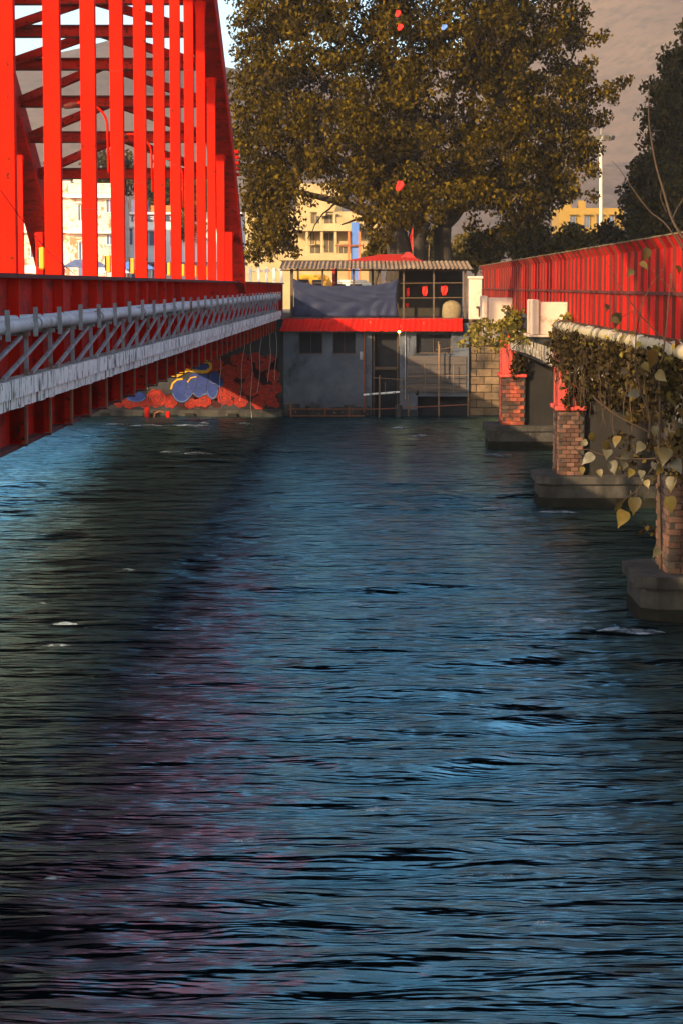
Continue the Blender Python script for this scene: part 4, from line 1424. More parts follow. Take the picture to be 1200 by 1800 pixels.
def simple_tree(name, label, x, y, zc, rx, ry, rz, n, leaf, m, seed, trunk_r=0.3, group=None, z0=5.2, cs=1.0, cone=0.0, cat='tree'):
    t = thing(name, label, cat, (x, y, z0), group)
    r_ = random.Random(seed)
    cl = []
    while len(cl) < n:
        d = Vector((r_.uniform(-1, 1), r_.uniform(-1, 1), r_.uniform(-1, 1)))
        k = d.length
        if k > 1 or k < 0.25:
            continue
        sh_ = 1 - cone * (d.z + 1) / 2
        r0 = cs * r_.uniform(0.6, 1.2)
        cl.append((x + d.x * rx * sh_, y + d.y * ry * sh_, zc + d.z * rz, r0, r0, r0 * 0.75, 120 * (r0 / cs) ** 2))
    p = clump_points(cl, seed, 0.45)
    p = p[p[:, 2] > z0 + 0.1]
    link(bpy.data.objects.new('crown', leaves_mesh('crown', p, leaf, m, 0.5, 0.6, seed)), t)
    b = MB()
    limb(b, (x, y, z0 - 0.1), (x + r_.uniform(-0.3, 0.3), y, zc), trunk_r, trunk_r * 0.5, 0, 6, seed)
    for j in range(6):
        c = cl[r_.randrange(len(cl))]
        limb(b, (x, y, zc - rz * 0.5 + j * rz * 0.1), c[:3], trunk_r * 0.4, trunk_r * 0.1, 0.2, 5, seed + j)
    b.build('trunk', BARK, t, smooth=True)
    return t


def px_tree(name, label, px0, px1, py0, py1, Y, n, leaf, m, seed, cone=0.0, cs=1.0, group=None, depth=0.8, cat='tree'):
    a, b_ = P(px0, py0, Y), P(px1, py1, Y)
    rx = (b_.x - a.x) / 2
    rz = (a.z - b_.z) / 2
    c0 = cs * 0.8
    return simple_tree(name, label, (a.x + b_.x) / 2, Y, (a.z + b_.z) / 2, max(0.3, rx - c0), max(0.3, rx * depth - c0), max(0.3, rz - c0 * 0.7), n, leaf, m, seed, max(0.15, rx * 0.06), group, 5.2, cs, cone, cat)


px_tree('broad_tree', 'tall dark tree rising at the right edge above the railing', 1095, 1345, 15, 470, 152, 300, 0.34, LEAFDK, 41, 0.35, 1.0)
px_tree('leafy_tree', 'lower dark tree leaning out before the tall tree at right', 1072, 1215, 250, 470, 147, 130, 0.32, LEAFDK, 43, 0.2, 0.9)
px_tree('bushy_tree', 'rounded olive bush just behind the far end of the red railing', 815, 900, 400, 475, 146, 60, 0.28, LEAFBU, 44, 0, 0.7, 'bushes behind the red railing', cat='bush')
px_tree('bushy_tree', 'olive bush under the right side of the big crown', 880, 985, 385, 475, 150, 75, 0.28, LEAFBU, 45, 0, 0.8, 'bushes behind the red railing', cat='bush')
px_tree('bushy_tree', 'yellowish bush in front of the yellow building', 960, 1050, 392, 470, 148, 60, 0.28, LEAFBU, 46, 0, 0.7, 'bushes behind the red railing', cat='bush')
px_tree('bushy_tree', 'dark bush between the floodlight mast and the tall tree', 1030, 1110, 385, 470, 156, 60, 0.28, LEAFDK, 47, 0, 0.8, 'bushes behind the red railing', cat='bush')
px_tree('garden_tree', 'hazy grey-green tree seen between the two trunks', 735, 800, 395, 480, 185, 50, 0.3, LEAFBU, 48, 0, 0.9, 'hazy trees beyond the trunks')
px_tree('garden_tree', 'hazy tree seen just right of the second trunk', 785, 880, 405, 480, 190, 60, 0.3, LEAFBU, 49, 0, 0.9, 'hazy trees beyond the trunks')
px_tree('garden_tree', 'small leafy tree at the left foot of the big trunk', 630, 700, 418, 475, 160, 40, 0.28, LEAFBU, 50, 0, 0.7, 'hazy trees beyond the trunks')
px_tree('roadside_tree', 'tree half hidden behind the last red hangers', 300, 372, 295, 440, 215, 45, 0.4, LEAFBU, 51, 0, 1.1)
for j, (a, b_, c, d_) in enumerate(((120, 260, 250, 360), (240, 340, 290, 380), (20, 110, 275, 360), (330, 420, 300, 400))):
    px_tree('hazy_tree', ['hazy tree rising behind the patchy cream building', 'hazy tree behind the blue rooftop block', 'hazy tree above the cream building at the left edge', 'hazy tree beside the arch foot'][j], a, b_, c, d_, 290, 45, 0.6, LEAFDK, 60 + j, 0, 1.8, 'hazy trees behind the houses')

# unseen dark woodland on the left and far banks, added to darken the river's reflections
rw_ = random.Random(3)
cl = []
for j in range(420):
    y = rw_.uniform(-45, 122)
    z = rw_.uniform(5, 20.5)
    cl.append((-48 - rw_.uniform(0, 5), y, z, 2.6, 2.6, 2.0, 120))
for j in range(140):
    cl.append((rw_.uniform(-46, -25), rw_.uniform(127, 133), rw_.uniform(5.5, 19), 2.4, 2.4, 2.0, 110))
pts = clump_points(cl, 77, 0.5)
structure(link(bpy.data.objects.new('bank_woodland', leaves_mesh('bank_woodland', pts, 0.7, LEAFWD, 0.4, 0.7, 8))), 'stuff')

# ------------------------------------------------------------------ houses behind
def facade_window(parent, x0, x1, y, z0, z1, m, frame=WHITEB, bars=1):
    o = MB().box(x0, x1, y - 0.06, y - 0.003, z0, z1).build('window', m, parent)
    f = MB()
    t = 0.07
    f.box(x0 - t, x0, y - 0.1, y - 0.004, z0 - t, z1 + t); f.box(x1, x1 + t, y - 0.1, y - 0.004, z0 - t, z1 + t)
    f.box(x0, x1, y - 0.1, y - 0.004, z1, z1 + t); f.box(x0, x1, y - 0.1, y - 0.004, z0 - t, z0)
    for k in range(bars):
        xx = x0 + (x1 - x0) * (k + 1) / (bars + 1)
        f.box(xx - 0.025, xx + 0.025, y - 0.085, y - 0.062, z0, z1)
    f.build('window_frame', frame, o)
    MB().box(x0 - 0.15, x1 + 0.15, y - 0.45, y - 0.11, z1 + 0.12, z1 + 0.2).build('sunshade', frame, o)
    return o


# A: patchy cream house at far left
YA = 200.0
ha = thing('cream_house', 'three-storey cream house with red brick patches behind the hangers', 'building', (-28, YA + 5, 5.2))
A = lambda px_, py_: P(px_, py_, YA)
x0, x1 = A(-70, 0).x, A(121, 0).x
x2 = A(208, 0).x
zt_ = A(0, 318).z
MB().box(x0, x1, YA, YA + 9, 5.2, zt_).build('wall', PINKB, ha)
MB().box(x1, x2, YA - 1.2, YA + 8, 5.2, A(0, 340).z).build('wing_wall', PINKB, ha)
for (pa, pb) in ((342, 347), (405, 409)):
    MB().box(x0 - 0.3, x1 - 0.002, YA - 0.55, YA - 0.003, A(0, pb).z, A(0, pa).z).build('floor_band', WHITEB, ha)
MB().box(x1 - 0.15, x2 + 0.2, YA - 1.9, YA - 1.203, A(0, 349).z, A(0, 344).z).build('floor_band', WHITEB, ha)
MB().box(x1 - 0.15, x2 + 0.2, YA - 1.9, YA - 1.203, A(0, 411).z, A(0, 407).z).build('floor_band', WHITEB, ha)
MB().box(x1 - 0.1, x2, YA - 1.0, YA - 0.8, A(0, 339.5).z, A(0, 323).z).build('parapet', PINKB, ha)
MB().box(A(-60, 0).x, A(60, 0).x, YA + 1, YA + 7, zt_ + 0.003, A(0, 286).z).build('roof_room', PINKB, ha)
MB().box(A(120, 0).x, A(150, 0).x, YA + 2, YA + 6, A(0, 339).z, A(0, 309).z).build('roof_room', PINKB, ha)
for (a, b_, c, d_) in ((-14, 4, 356, 384), (48, 66, 357, 386), (-12, 3, 430, 470), (49, 66, 420, 452)):
    facade_window(ha, A(a, 0).x, A(b_, 0).x, YA, A(0, d_).z, A(0, c).z, WINB)
A2 = lambda px_, py_: P(px_, py_, YA - 1.2)
for (a, b_, c, d_) in ((134, 142, 360, 388), (150, 158, 360, 390), (135, 144, 427, 456), (150, 158, 428, 456), (184, 205, 351, 373), (184, 205, 414, 430)):
    facade_window(ha, A2(a, 0).x, A2(b_, 0).x, YA - 1.2, A2(0, d_).z, A2(0, c).z, SHUT if b_ - a > 12 else WINB, WHITEB, 3 if b_ - a > 12 else 1)
for zz in (377, 434):      # balcony grilles with zigzag bars
    g = MB()
    xa, xb = A2(180, 0).x, A2(207, 0).x
    za, zb = A2(0, zz + 14).z, A2(0, zz).z
    for k in range(9):
        xx = xa + (xb - xa) * k / 8
        g.box(xx - 0.02, xx + 0.02, YA - 1.75, YA - 1.71, za + 0.4, zb)
    for k in range(8):
        xa_, xb_ = xa + (xb - xa) * k / 8, xa + (xb - xa) * (k + 1) / 8
        g.bar((xa_, YA - 1.73, za if k % 2 else za + 0.38), (xb_, YA - 1.73, za + 0.38 if k % 2 else za), 0.04, 0.04)
    g.box(xa, xb, YA - 1.76, YA - 1.70, zb, zb + 0.06)
    g.build('balcony_grille', GALV, ha)
MB().box(A2(134, 0).x, A2(160, 0).x, YA - 1.6, YA - 1.203, 5.2, A2(0, 462).z).build('shop_shutter', SHUT, ha)

# B: white house with a name board
YB = 215.0
hb = thing('white_house', 'white two-storey house with a dark lettered name board', 'building', (-18.5, YB + 4, 5.2))
B = lambda px_, py_: P(px_, py_, YB)
x0, x1 = B(224, 0).x, B(420, 0).x
MB().box(x0, x1, YB, YB + 9, 5.2, B(0, 373).z).build('wall', WHITEB, hb)
MB().box(x0 - 0.2, x1 + 0.2, YB - 0.4, YB - 0.003, B(0, 377).z, B(0, 373.5).z).build('cornice', WHITEB, hb)
MB().box(B(226, 0).x, B(250, 0).x, YB + 1, YB + 5, B(0, 373).z + 0.003, B(0, 350).z).build('roof_tank_room', SHUT, hb)
MB().box(B(262, 0).x, B(338, 0).x, YB + 0.5, YB + 0.8, B(0, 373).z + 0.003, B(0, 361).z).build('roof_parapet', ORANGEP, hb)
nb = MB().box(B(227, 0).x, B(345, 0).x, YB - 0.1, YB - 0.004, B(0, 389).z, B(0, 379).z).build('name_board', mat('board_blue', (0.05, 0.06, 0.10), rough=0.5), hb)
for (px_, s_) in ((228, 'र'), (234, 'हृदया'), (265, 'ना'), (274, 'ह'), (299, 'ला'), (326, 'राम')):
    fc = bpy.data.curves.new('board_text', 'FONT')
    fc.body = s_
    fc.size = 0.62
    fc.extrude = 0.01
    tmp = bpy.data.objects.new('board_text', fc)
    col.objects.link(tmp)
    dg = bpy.context.evaluated_depsgraph_get()
    me = bpy.data.meshes.new_from_object(tmp.evaluated_get(dg))
    bpy.data.objects.remove(tmp)
    me.materials.clear(); me.materials.append(WHITEP)
    q = B(px_, 387.5)
    if len(me.polygons):
        inst('board_lettering', me, (q.x, YB - 0.115, q.z), nb, (R(90), 0, 0))
for (a, b_, c, d_) in ((219, 230, 402, 430), (248, 270, 407, 432), (297, 309, 407, 432), (350, 357, 407, 432), (366, 375, 400, 440)):
    facade_window(hb, B(a, 0).x, B(b_, 0).x, YB, B(0, d_).z, B(0, c).z, WINB)
for (a, b_) in ((228, 246), (264, 275), (298, 310), (325, 340)):
    MB().box(B(a, 0).x, B(b_, 0).x, YB - 0.08, YB - 0.004, 5.2, B(0, 464).z).build('shop_front', SHUT, hb)
MB().box(x0, x1, YB - 1.0, YB - 0.003, B(0, 463).z, B(0, 461).z).build('shop_canopy', SHUT, hb)

# C: cream building with balconies behind the tree
YC = 176.0
hc = thing('balcony_building', 'sunlit cream building with railed balconies behind the big tree', 'building', (-2, YC + 4, 5.2))
Cc = lambda px_, py_: P(px_, py_, YC)
MB().box(Cc(430, 0).x, Cc(668, 0).x, YC, YC + 8, 5.2, Cc(0, 372).z).build('wall', CREAMB, hc)
MB().box(Cc(520, 0).x, Cc(600, 0).x, YC + 1, YC + 6, Cc(0, 372).z + 0.003, Cc(0, 322).z).build('upper_wall', CREAMB, hc)
for (pa, pb, xa, xb) in ((394, 407, 505, 640), (446, 458, 490, 668)):
    MB().box(Cc(xa, 0).x, Cc(xb, 0).x, YC - 1.6, YC - 0.003, Cc(0, pb).z, Cc(0, pb - 5).z).build('balcony_slab', CREAMB, hc)
    MB().box(Cc(xa, 0).x, Cc(xb, 0).x, YC - 1.6, YC - 1.5, Cc(0, pb - 5).z + 0.002, Cc(0, pa).z).build('balcony_parapet', CREAMB, hc)
for px_ in (540, 566, 590, 625):
    MB().cbox(Cc(px_, 0).x - 0.1, Cc(px_, 0).x + 0.1, YC - 1.45, YC - 1.25, Cc(0, 453).z + 0.003, Cc(0, 407).z - 0.003, 0.01).build('balcony_column', CREAMB, hc)
    MB().cbox(Cc(px_ - 2, 0).x - 0.1, Cc(px_ - 2, 0).x + 0.1, YC - 1.45, YC - 1.25, Cc(0, 402).z + 0.003, Cc(0, 378).z, 0.01).build('balcony_column', CREAMB, hc)
for (a, b_, c, d_) in ((545, 552, 408, 430), (570, 586, 410, 444), (545, 562, 434, 446), (596, 610, 434, 446), (546, 562, 376, 393), (570, 588, 380, 393), (470, 490, 400, 430)):
    facade_window(hc, Cc(a, 0).x, Cc(b_, 0).x, YC, Cc(0, d_).z, Cc(0, c).z, mat('shaded_opening', (0.10, 0.08, 0.05), rough=0.8) if a == 545 and c == 408 else MATS['shaded_opening'], CREAMB, 1)
MB().box(Cc(617, 0).x, Cc(631, 0).x, YC - 1.9, YC - 1.62, 5.2, Cc(0, 392).z).build('blue_stair_panel', BLUEP, hc)
for px_ in (613, 632):
    MB().box(Cc(px_, 0).x - 0.08, Cc(px_, 0).x + 0.08, YC - 2.1, YC - 1.95, 5.2, Cc(0, 408).z).build('gate_post', ORANGEP, hc)
MB().box(Cc(590, 0).x, Cc(640, 0).x, YC - 2.12, YC - 2.0, Cc(0, 434).z, Cc(0, 431).z).build('gate_beam', RUSTRAIL, hc)
MB().prism([(Cc(556, 0).x, Cc(0, 380).z), (Cc(572, 0).x, Cc(0, 380).z), (Cc(578, 0).x, Cc(0, 350).z), (Cc(568, 0).x, Cc(0, 338).z)], YC - 0.6, YC - 0.3, 'y').build('stair_wall', CREAMB, hc, fix=True)

# D: yellow building behind the mast, and the mast
YD = 225.0
hd = thing('yellow_building', 'low yellow building glimpsed below the floodlight mast', 'building', (22, YD + 4, 5.2))
D = lambda px_, py_: P(px_, py_, YD)
MB().box(D(985, 0).x, D(1100, 0).x, YD, YD + 8, 5.2, D(0, 366).z).build('wall', YELB, hd)
MB().box(D(997, 0).x, D(1008, 0).x, YD + 1, YD + 3, D(0, 366).z + 0.003, D(0, 352).z).build('roof_tank', YELB, hd)
MB().box(D(1022, 0).x, D(1034, 0).x, YD + 1, YD + 3, D(0, 366).z + 0.003, D(0, 352).z).build('roof_tank', YELB, hd)
for px_ in (1005, 1030, 1052, 1074):
    facade_window(hd, D(px_, 0).x, D(px_ + 9, 0).x, YD, D(0, 400).z, D(0, 380).z, WINB, YELB)
YM = 215.0
mq = P(1057, 380, YM)
mtop = P(1055, 243, YM)
mm = thing('floodlight_mast', 'tall pale mast with a ring of floodlights', 'mast', (mq.x, YM, 5.2))
MASTM = mat('mast_paint', (0.50, 0.42, 0.28), (0.4, 0.34, 0.22), scale=1, rough=0.6)
MB().tube([(mq.x + 0.05, YM, 5.2), (mtop.x, YM, mtop.z)], [0.24, 0.14], 10).build('mast_pole', MASTM, mm, smooth=True)
pts = [(mtop.x + 1.0 * math.cos(t), YM + 1.0 * math.sin(t), mtop.z + 0.1) for t in [2 * math.pi * k / 16 for k in range(17)]]
MB().tube(pts, 0.06, 6, False).build('head_ring', MASTM, mm)
for k in range(4):
    t = math.pi / 4 + k * math.pi / 2
    MB().bar((mtop.x, YM, mtop.z + 0.1), (mtop.x + 1.0 * math.cos(t), YM + 1.0 * math.sin(t), mtop.z + 0.1), 0.05, 0.05).build('head_spoke', MASTM, mm)
fm_ = MB().cbox(-0.24, 0.24, -0.14, 0.14, -0.2, 0.2, 0.02).mesh('floodlight', mat('floodlight_body', (0.10, 0.085, 0.06), rough=0.5))
for k in range(10):
    t = 2 * math.pi * k / 10
    inst('floodlight', fm_, (mtop.x + 1.15 * math.cos(t), YM + 1.15 * math.sin(t), mtop.z + 0.05), mm, (0.3, 0, t + math.pi / 2))
MB().tube([(mtop.x, YM, mtop.z), (mtop.x, YM, mtop.z + 0.9)], 0.025, 5).build('lightning_rod', MASTM, mm)

# stalls and vehicles on the far road
def stall(px_, Y, w, z, m, label):
    q = P(px_, 480, Y)
    s_ = thing('market_stall', label, 'stall', (q.x, Y, 5.2), 'stalls behind the arch bridge')
    for sx in (-1, 1):
        for sy_ in (0, 1.6):
            MB().tube([(q.x + sx * w / 2, Y + sy_, 5.2), (q.x + sx * w / 2, Y + sy_, z)], 0.03, 6).build('pole', GALV, s_)
    MB().add([(q.x - w / 2 - 0.2, Y - 0.2, z - 0.25), (q.x + w / 2 + 0.2, Y - 0.2, z - 0.25), (q.x + w / 2 + 0.2, Y + 1.8, z - 0.25), (q.x - w / 2 - 0.2, Y + 1.8, z - 0.25), (q.x - w / 4, Y + 0.8, z + 0.35), (q.x + w / 4, Y + 0.8, z + 0.35)],
             [(0, 1, 5, 4), (1, 2, 5), (2, 3, 4, 5), (3, 0, 4), (3, 2, 1, 0)]).build('canopy', m, s_)
    MB().cbox(q.x - w / 2, q.x + w / 2, Y + 0.1, Y + 0.9, 5.2, 6.1, 0.02).build('counter', SHUT, s_)


stall(60, 172, 2.6, 8.2, WHITEP, 'white canopied stall beyond the second red hanger')
stall(148, 170, 3.0, 8.6, SHUT, 'grey-blue canopied stall before the cream house')
stall(196, 174, 2.4, 8.2, WHITEP, 'small white canopied stall under the zigzag balcony')
stall(238, 176, 2.6, 8.5, BLUEP, 'blue canopied stall before the white house')


def vehicle(name, label, cat, px_, Y, m, L, W_, H_, roof):
    q = P(px_, 500, Y)
    v_ = thing(name, label, cat, (q.x, Y, 5.2))
    x0, x1 = q.x - L / 2, q.x + L / 2
    body = [(x0, 5.55), (x1, 5.55), (x1, 5.2 + H_ * 0.55), (x1 - 0.08 * L, 5.2 + H_ * 0.62), (x1 - 0.2 * L, 5.2 + H_ * roof), (x1 - 0.3 * L, 5.2 + H_), (x0 + 0.12 * L, 5.2 + H_), (x0 + 0.02 * L, 5.2 + H_ * 0.9), (x0, 5.2 + H_ * 0.5)]
    MB().prism(body, Y - W_ / 2, Y + W_ / 2, 'y').build('body', m, v_, fix=True)
    for sx in (0.12, 0.42):
        MB().prism([(x0 + sx * L, 5.2 + H_ * 0.58), (x0 + (sx + 0.25) * L, 5.2 + H_ * 0.58), (x0 + (sx + 0.22) * L, 5.2 + H_ * 0.88), (x0 + sx * L, 5.2 + H_ * 0.88)], Y - W_ / 2 - 0.01, Y - W_ / 2 - 0.003, 'y').build('side_window', GLASS, v_, fix=True)
    for sx in (0.2, 0.8):
        w_ = MB().tube([(x0 + sx * L, Y - W_ / 2 - 0.02, 5.52), (x0 + sx * L, Y - W_ / 2 + 0.18, 5.52)], 0.32, 14).build('wheel', BLACK, v_)
        MB().tube([(x0 + sx * L, Y - W_ / 2 - 0.03, 5.52), (x0 + sx * L, Y - W_ / 2 - 0.021, 5.52)], 0.18, 12).build('rim', GALV, w_)


vehicle('parked_van', 'white van roof showing above the sagging tarpaulin', 'van', 622, 142, WHITEP, 3.4, 1.6, 2.15, 0.9)
vehicle('auto_rickshaw', 'yellow topped vehicle parked behind the terrace tarpaulin', 'vehicle', 556, 139, YELLOW, 2.7, 1.4, 2.45, 0.93)
# white picket posts at the road edge left of the terrace
pk = thing('road_fence', 'low white railing on the road edge left of the terrace', 'fence', P(465, 485, 150))
for k, px_ in enumerate((440, 455, 469, 482, 495)):
    q = P(px_, 470, 150)
    MB().cbox(q.x - 0.09, q.x + 0.09, 149.9, 150.1, 5.2, P(0, 470, 150).z, 0.02).build('fence_post', WHITEP, pk)
a, b_ = P(436, 478, 150), P(500, 474, 150)
MB().bar((a.x, 150.15, a.z), (b_.x, 150.15, b_.z), 0.05, 0.08).build('fence_rail', WHITEP, pk)
#@@P5
# ------------------------------------------------------------------ creeper on the railed bridge
rc = random.Random(17)


def creeper(name, label, cl, leaf, m, stems, seed, cat='creeper'):
    t = thing(name, label, cat, stems[0][0])
    pts = clump_points(cl, seed, 0.5)
    structure(link(bpy.data.objects.new('foliage', leaves_mesh('foliage', pts, leaf, m, 0.7, 0.7, seed)), t), 'stuff')
    b = MB()
    few = len(stems) < 12
    for (a, c, sag, r0) in stems:
        if few:
            b = MB()
        a, c = Vector(a), Vector(c)
        n = 9
        pp_ = []
        for i in range(n + 1):
            q = a.lerp(c, i / n)
            q.z -= sag * math.sin(math.pi * i / n)
            q += Vector((rc.uniform(-1, 1), rc.uniform(-1, 1), rc.uniform(-1, 1))) * 0.03
            pp_.append(q)
        b.tube(pp_, [r0 * (1 - 0.6 * i / n) for i in range(n + 1)], 5)
        if few:
            b.build('branch', TWIG, t)
    if not few:
        structure(b.build('stems', TWIG, t), 'stuff')
    return t


# bright tuft between the pedestals, spilling left
cl = []
for (px_, py_, r_, n_) in ((905, 562, 0.35, 150), (890, 570, 0.3, 120), (870, 575, 0.3, 110), (850, 572, 0.3, 100), (835, 580, 0.25, 70), (915, 575, 0.35, 130), (900, 590, 0.3, 100), (880, 600, 0.25, 70), (925, 595, 0.3, 80), (860, 595, 0.25, 60), (842, 600, 0.25, 50), (825, 592, 0.2, 36), (815, 605, 0.2, 22), (838, 615, 0.15, 18), (925, 555, 0.3, 90), (870, 615, 0.18, 20), (895, 548, 0.3, 70)):
    q = P(px_, py_, 84 + rc.uniform(0, 8))
    cl.append((q.x, q.y, q.z, r_ * 1.3, r_ * 2.5, r_, n_ * 1.2))
stems = [(P(930, 585, 86), P(812, 606, 84), 0.25, 0.03), (P(920, 570, 86), P(840, 622, 85), -0.1, 0.02), (P(905, 560, 90), P(862, 640, 88), 0.0, 0.02), (P(925, 590, 84), P(870, 628, 84), 0.1, 0.02)]
creeper('leafy_creeper', 'yellow-green creeper spilling over the deck edge between the white pedestals', cl, 0.17, LEAFVN, stems, 91)
# dark tangle hanging below the pipe, between second and third pier
cl = []
for j in range(320):
    y = rc.uniform(42, 71)
    z = 5.62 - abs(rc.gauss(0, 0.6))
    cl.append((6.0 + rc.uniform(-0.25, 0.45), y, z, 0.28, 0.6, 0.22, 34))
for j in range(120):
    y = rc.uniform(38, 58)
    z = 4.8 - abs(rc.gauss(0, 0.9))
    cl.append((6.3 + rc.uniform(-0.15, 0.4), y, z, 0.25, 0.5, 0.25, 26))
stems = []
for j in range(150):
    y = rc.uniform(40, 71)
    a = Vector((5.95 + rc.uniform(-0.1, 0.15), y, 5.66))
    c = a + Vector((rc.uniform(-0.15, 0.3), rc.uniform(-1.5, 1.0), -rc.uniform(0.3, 2.2)))
    stems.append((a, c, rc.uniform(-0.1, 0.2), rc.uniform(0.008, 0.02)))
creeper('tangled_creeper', 'dark tangled creeper hanging below the cream pipe', cl, 0.13, VINEDK, stems, 92)
cl = []
for j in range(70):
    y = rc.uniform(42, 70)
    cl.append((5.92 + rc.uniform(-0.1, 0.1), y, 5.66 + rc.uniform(-0.25, 0.2), 0.12, 0.3, 0.12, 9))
for (px_, py_) in ((985, 580), (990, 572), (1003, 585), (978, 590), (996, 560)):
    q = P(px_, py_, 70)
    cl.append((q.x, q.y, q.z, 0.22, 0.4, 0.18, 60))
stems = []
for j in range(46):       # loops round the pipe
    y = 43 + j * 0.6 + rc.uniform(-0.2, 0.2)
    r_ = 0.165
    stems.append(((5.98 + r_ * 0.6, y, 5.80 + r_ * 0.8), (5.98 - r_ * 1.05, y + rc.uniform(-0.3, 0.3), 5.68), -0.14, 0.014))
    stems.append(((5.98 - r_ * 1.05, y, 5.72), (5.98 - 0.10, y + rc.uniform(-0.3, 0.3), 5.72 - rc.uniform(0.2, 0.8)), 0.0, 0.012))
creeper('pipe_creeper', 'thin climbing vine looped round the cream pipe', cl, 0.14, LEAFVN, stems, 93)
# clinging growth on the red pilasters
for (yp_, lab, sd_) in ((PY[0], 'climber clinging to the first red pilaster by the abutment', 94), (PY[1], 'climber clinging to the second red pilaster', 95)):
    cl, stems = [], []
    for j in range(26):
        z = rc.uniform(3.1, 5.2)
        cl.append((6.42 + rc.uniform(0, 0.75), yp_ + 0.40 + rc.uniform(-0.1, 0.15), z, 0.18, 0.12, 0.25, 34))
    for j in range(10):
        a = Vector((6.1 + rc.uniform(0, 0.9), yp_ + 0.40, 5.3))
        stems.append((a, a + Vector((rc.uniform(-0.1, 0.4), rc.uniform(-0.1, 0.02), -rc.uniform(1.0, 2.4))), 0.0, 0.016))
    creeper('climbing_plant', lab, cl, 0.13, VINEDK, stems, sd_)

# ------------------------------------------------------------------ heart-leaved sapling rooted at the third pier
YS = 43.0
sp = thing('heart_leaved_sapling', 'young heart-leaved sapling growing out of the nearest pier, trailing over the water', 'sapling', P(1165, 1000, YS))
b = MB()


def stem(pxs, r0, r1, Y=YS):
    n = len(pxs)
    pts = []
    # smooth the polyline
    ctrl = [P(p[0], p[1], Y + (p[2] if len(p) > 2 else 0)) for p in pxs]
    for i in range(n - 1):
        p0, p1, p2, p3 = ctrl[max(i - 1, 0)], ctrl[i], ctrl[i + 1], ctrl[min(i + 2, n - 1)]
        for k in range(5):
            t = k / 5
            pts.append(0.5 * ((2 * p1) + (p2 - p0) * t + (2 * p0 - 5 * p1 + 4 * p2 - p3) * t * t + (3 * p1 - p0 - 3 * p2 + p3) * t ** 3))
    pts.append(ctrl[-1])
    m_ = len(pts) - 1
    MB().tube(pts, [0.65 * (r0 + (r1 - r0) * i / m_) for i in range(m_ + 1)], 7).build('branch', TWIG, sp, smooth=True)


stem([(1160, 1000), (1158, 900), (1157, 800), (1159, 720), (1158, 670)], 0.055, 0.04)
stem([(1158, 670), (1165, 620), (1172, 560), (1178, 480)], 0.03, 0.015)
stem([(1140, 770), (1141, 730), (1130, 700), (1120, 665), (1115, 640)], 0.05, 0.025)
stem([(1138, 715), (1133, 680), (1130, 655)], 0.03, 0.02)
stem([(1140, 760), (1110, 745), (1080, 728), (1050, 705), (1040, 695)], 0.035, 0.018)
stem([(1200, 800), (1150, 806), (1100, 806), (1060, 800), (1030, 790), (1015, 796)], 0.022, 0.008)
stem([(1175, 790), (1140, 830), (1120, 860), (1095, 880), (1088, 900)], 0.015, 0.006)
stem([(1120, 860), (1112, 882), (1098, 915)], 0.009, 0.005)
stem([(1200, 420), (1180, 385), (1165, 335), (1152, 290), (1143, 240), (1139, 200), (1140, 150)], 0.045, 0.008)
stem([(1200, 440), (1170, 395), (1140, 370), (1110, 330), (1090, 300), (1074, 282)], 0.026, 0.006)
stem([(1180, 385), (1190, 365), (1202, 345)], 0.02, 0.01)
stem([(1172, 375), (1160, 345), (1168, 320)], 0.014, 0.006)
stem([(1200, 620), (1160, 590), (1130, 560), (1110, 535), (1085, 500), (1070, 470), (1062, 455)], 0.022, 0.007)
stem([(1115, 640), (1118, 580), (1130, 530), (1145, 500), (1165, 470)], 0.02, 0.008)
stem([(1200, 530), (1170, 500), (1150, 480), (1138, 455)], 0.014, 0.006)
stem([(1130, 560), (1110, 548), (1090, 560)], 0.012, 0.006)


def heart_leaf(m, name='leaf'):
    """heart-shaped leaf with a drip tip, tip along -z, normal along -y, length 1"""
    half = [(0.0, 0.06), (0.10, 0.10), (0.26, 0.07), (0.36, -0.06), (0.38, -0.22), (0.32, -0.42), (0.20, -0.62), (0.08, -0.78), (0.03, -0.92), (0.0, -1.0)]
    vs, fs = [], []
    n = len(half)
    for (x, z) in half:
        cv = 0.10 * math.sin(-z * 2.6)
        vs.append((0, -cv, z))
    for s_ in (-1, 1):
        o0 = len(vs)
        for (x, z) in half:
            cv = 0.10 * math.sin(-z * 2.6)
            vs.append((s_ * x, -cv - 0.16 * x, z))
        for i in range(n - 1):
            f = (i, i + 1, o0 + i + 1, o0 + i)
            fs.append(f if s_ > 0 else f[::-1])
    return MB().add(vs, fs).mesh(name, m, True)


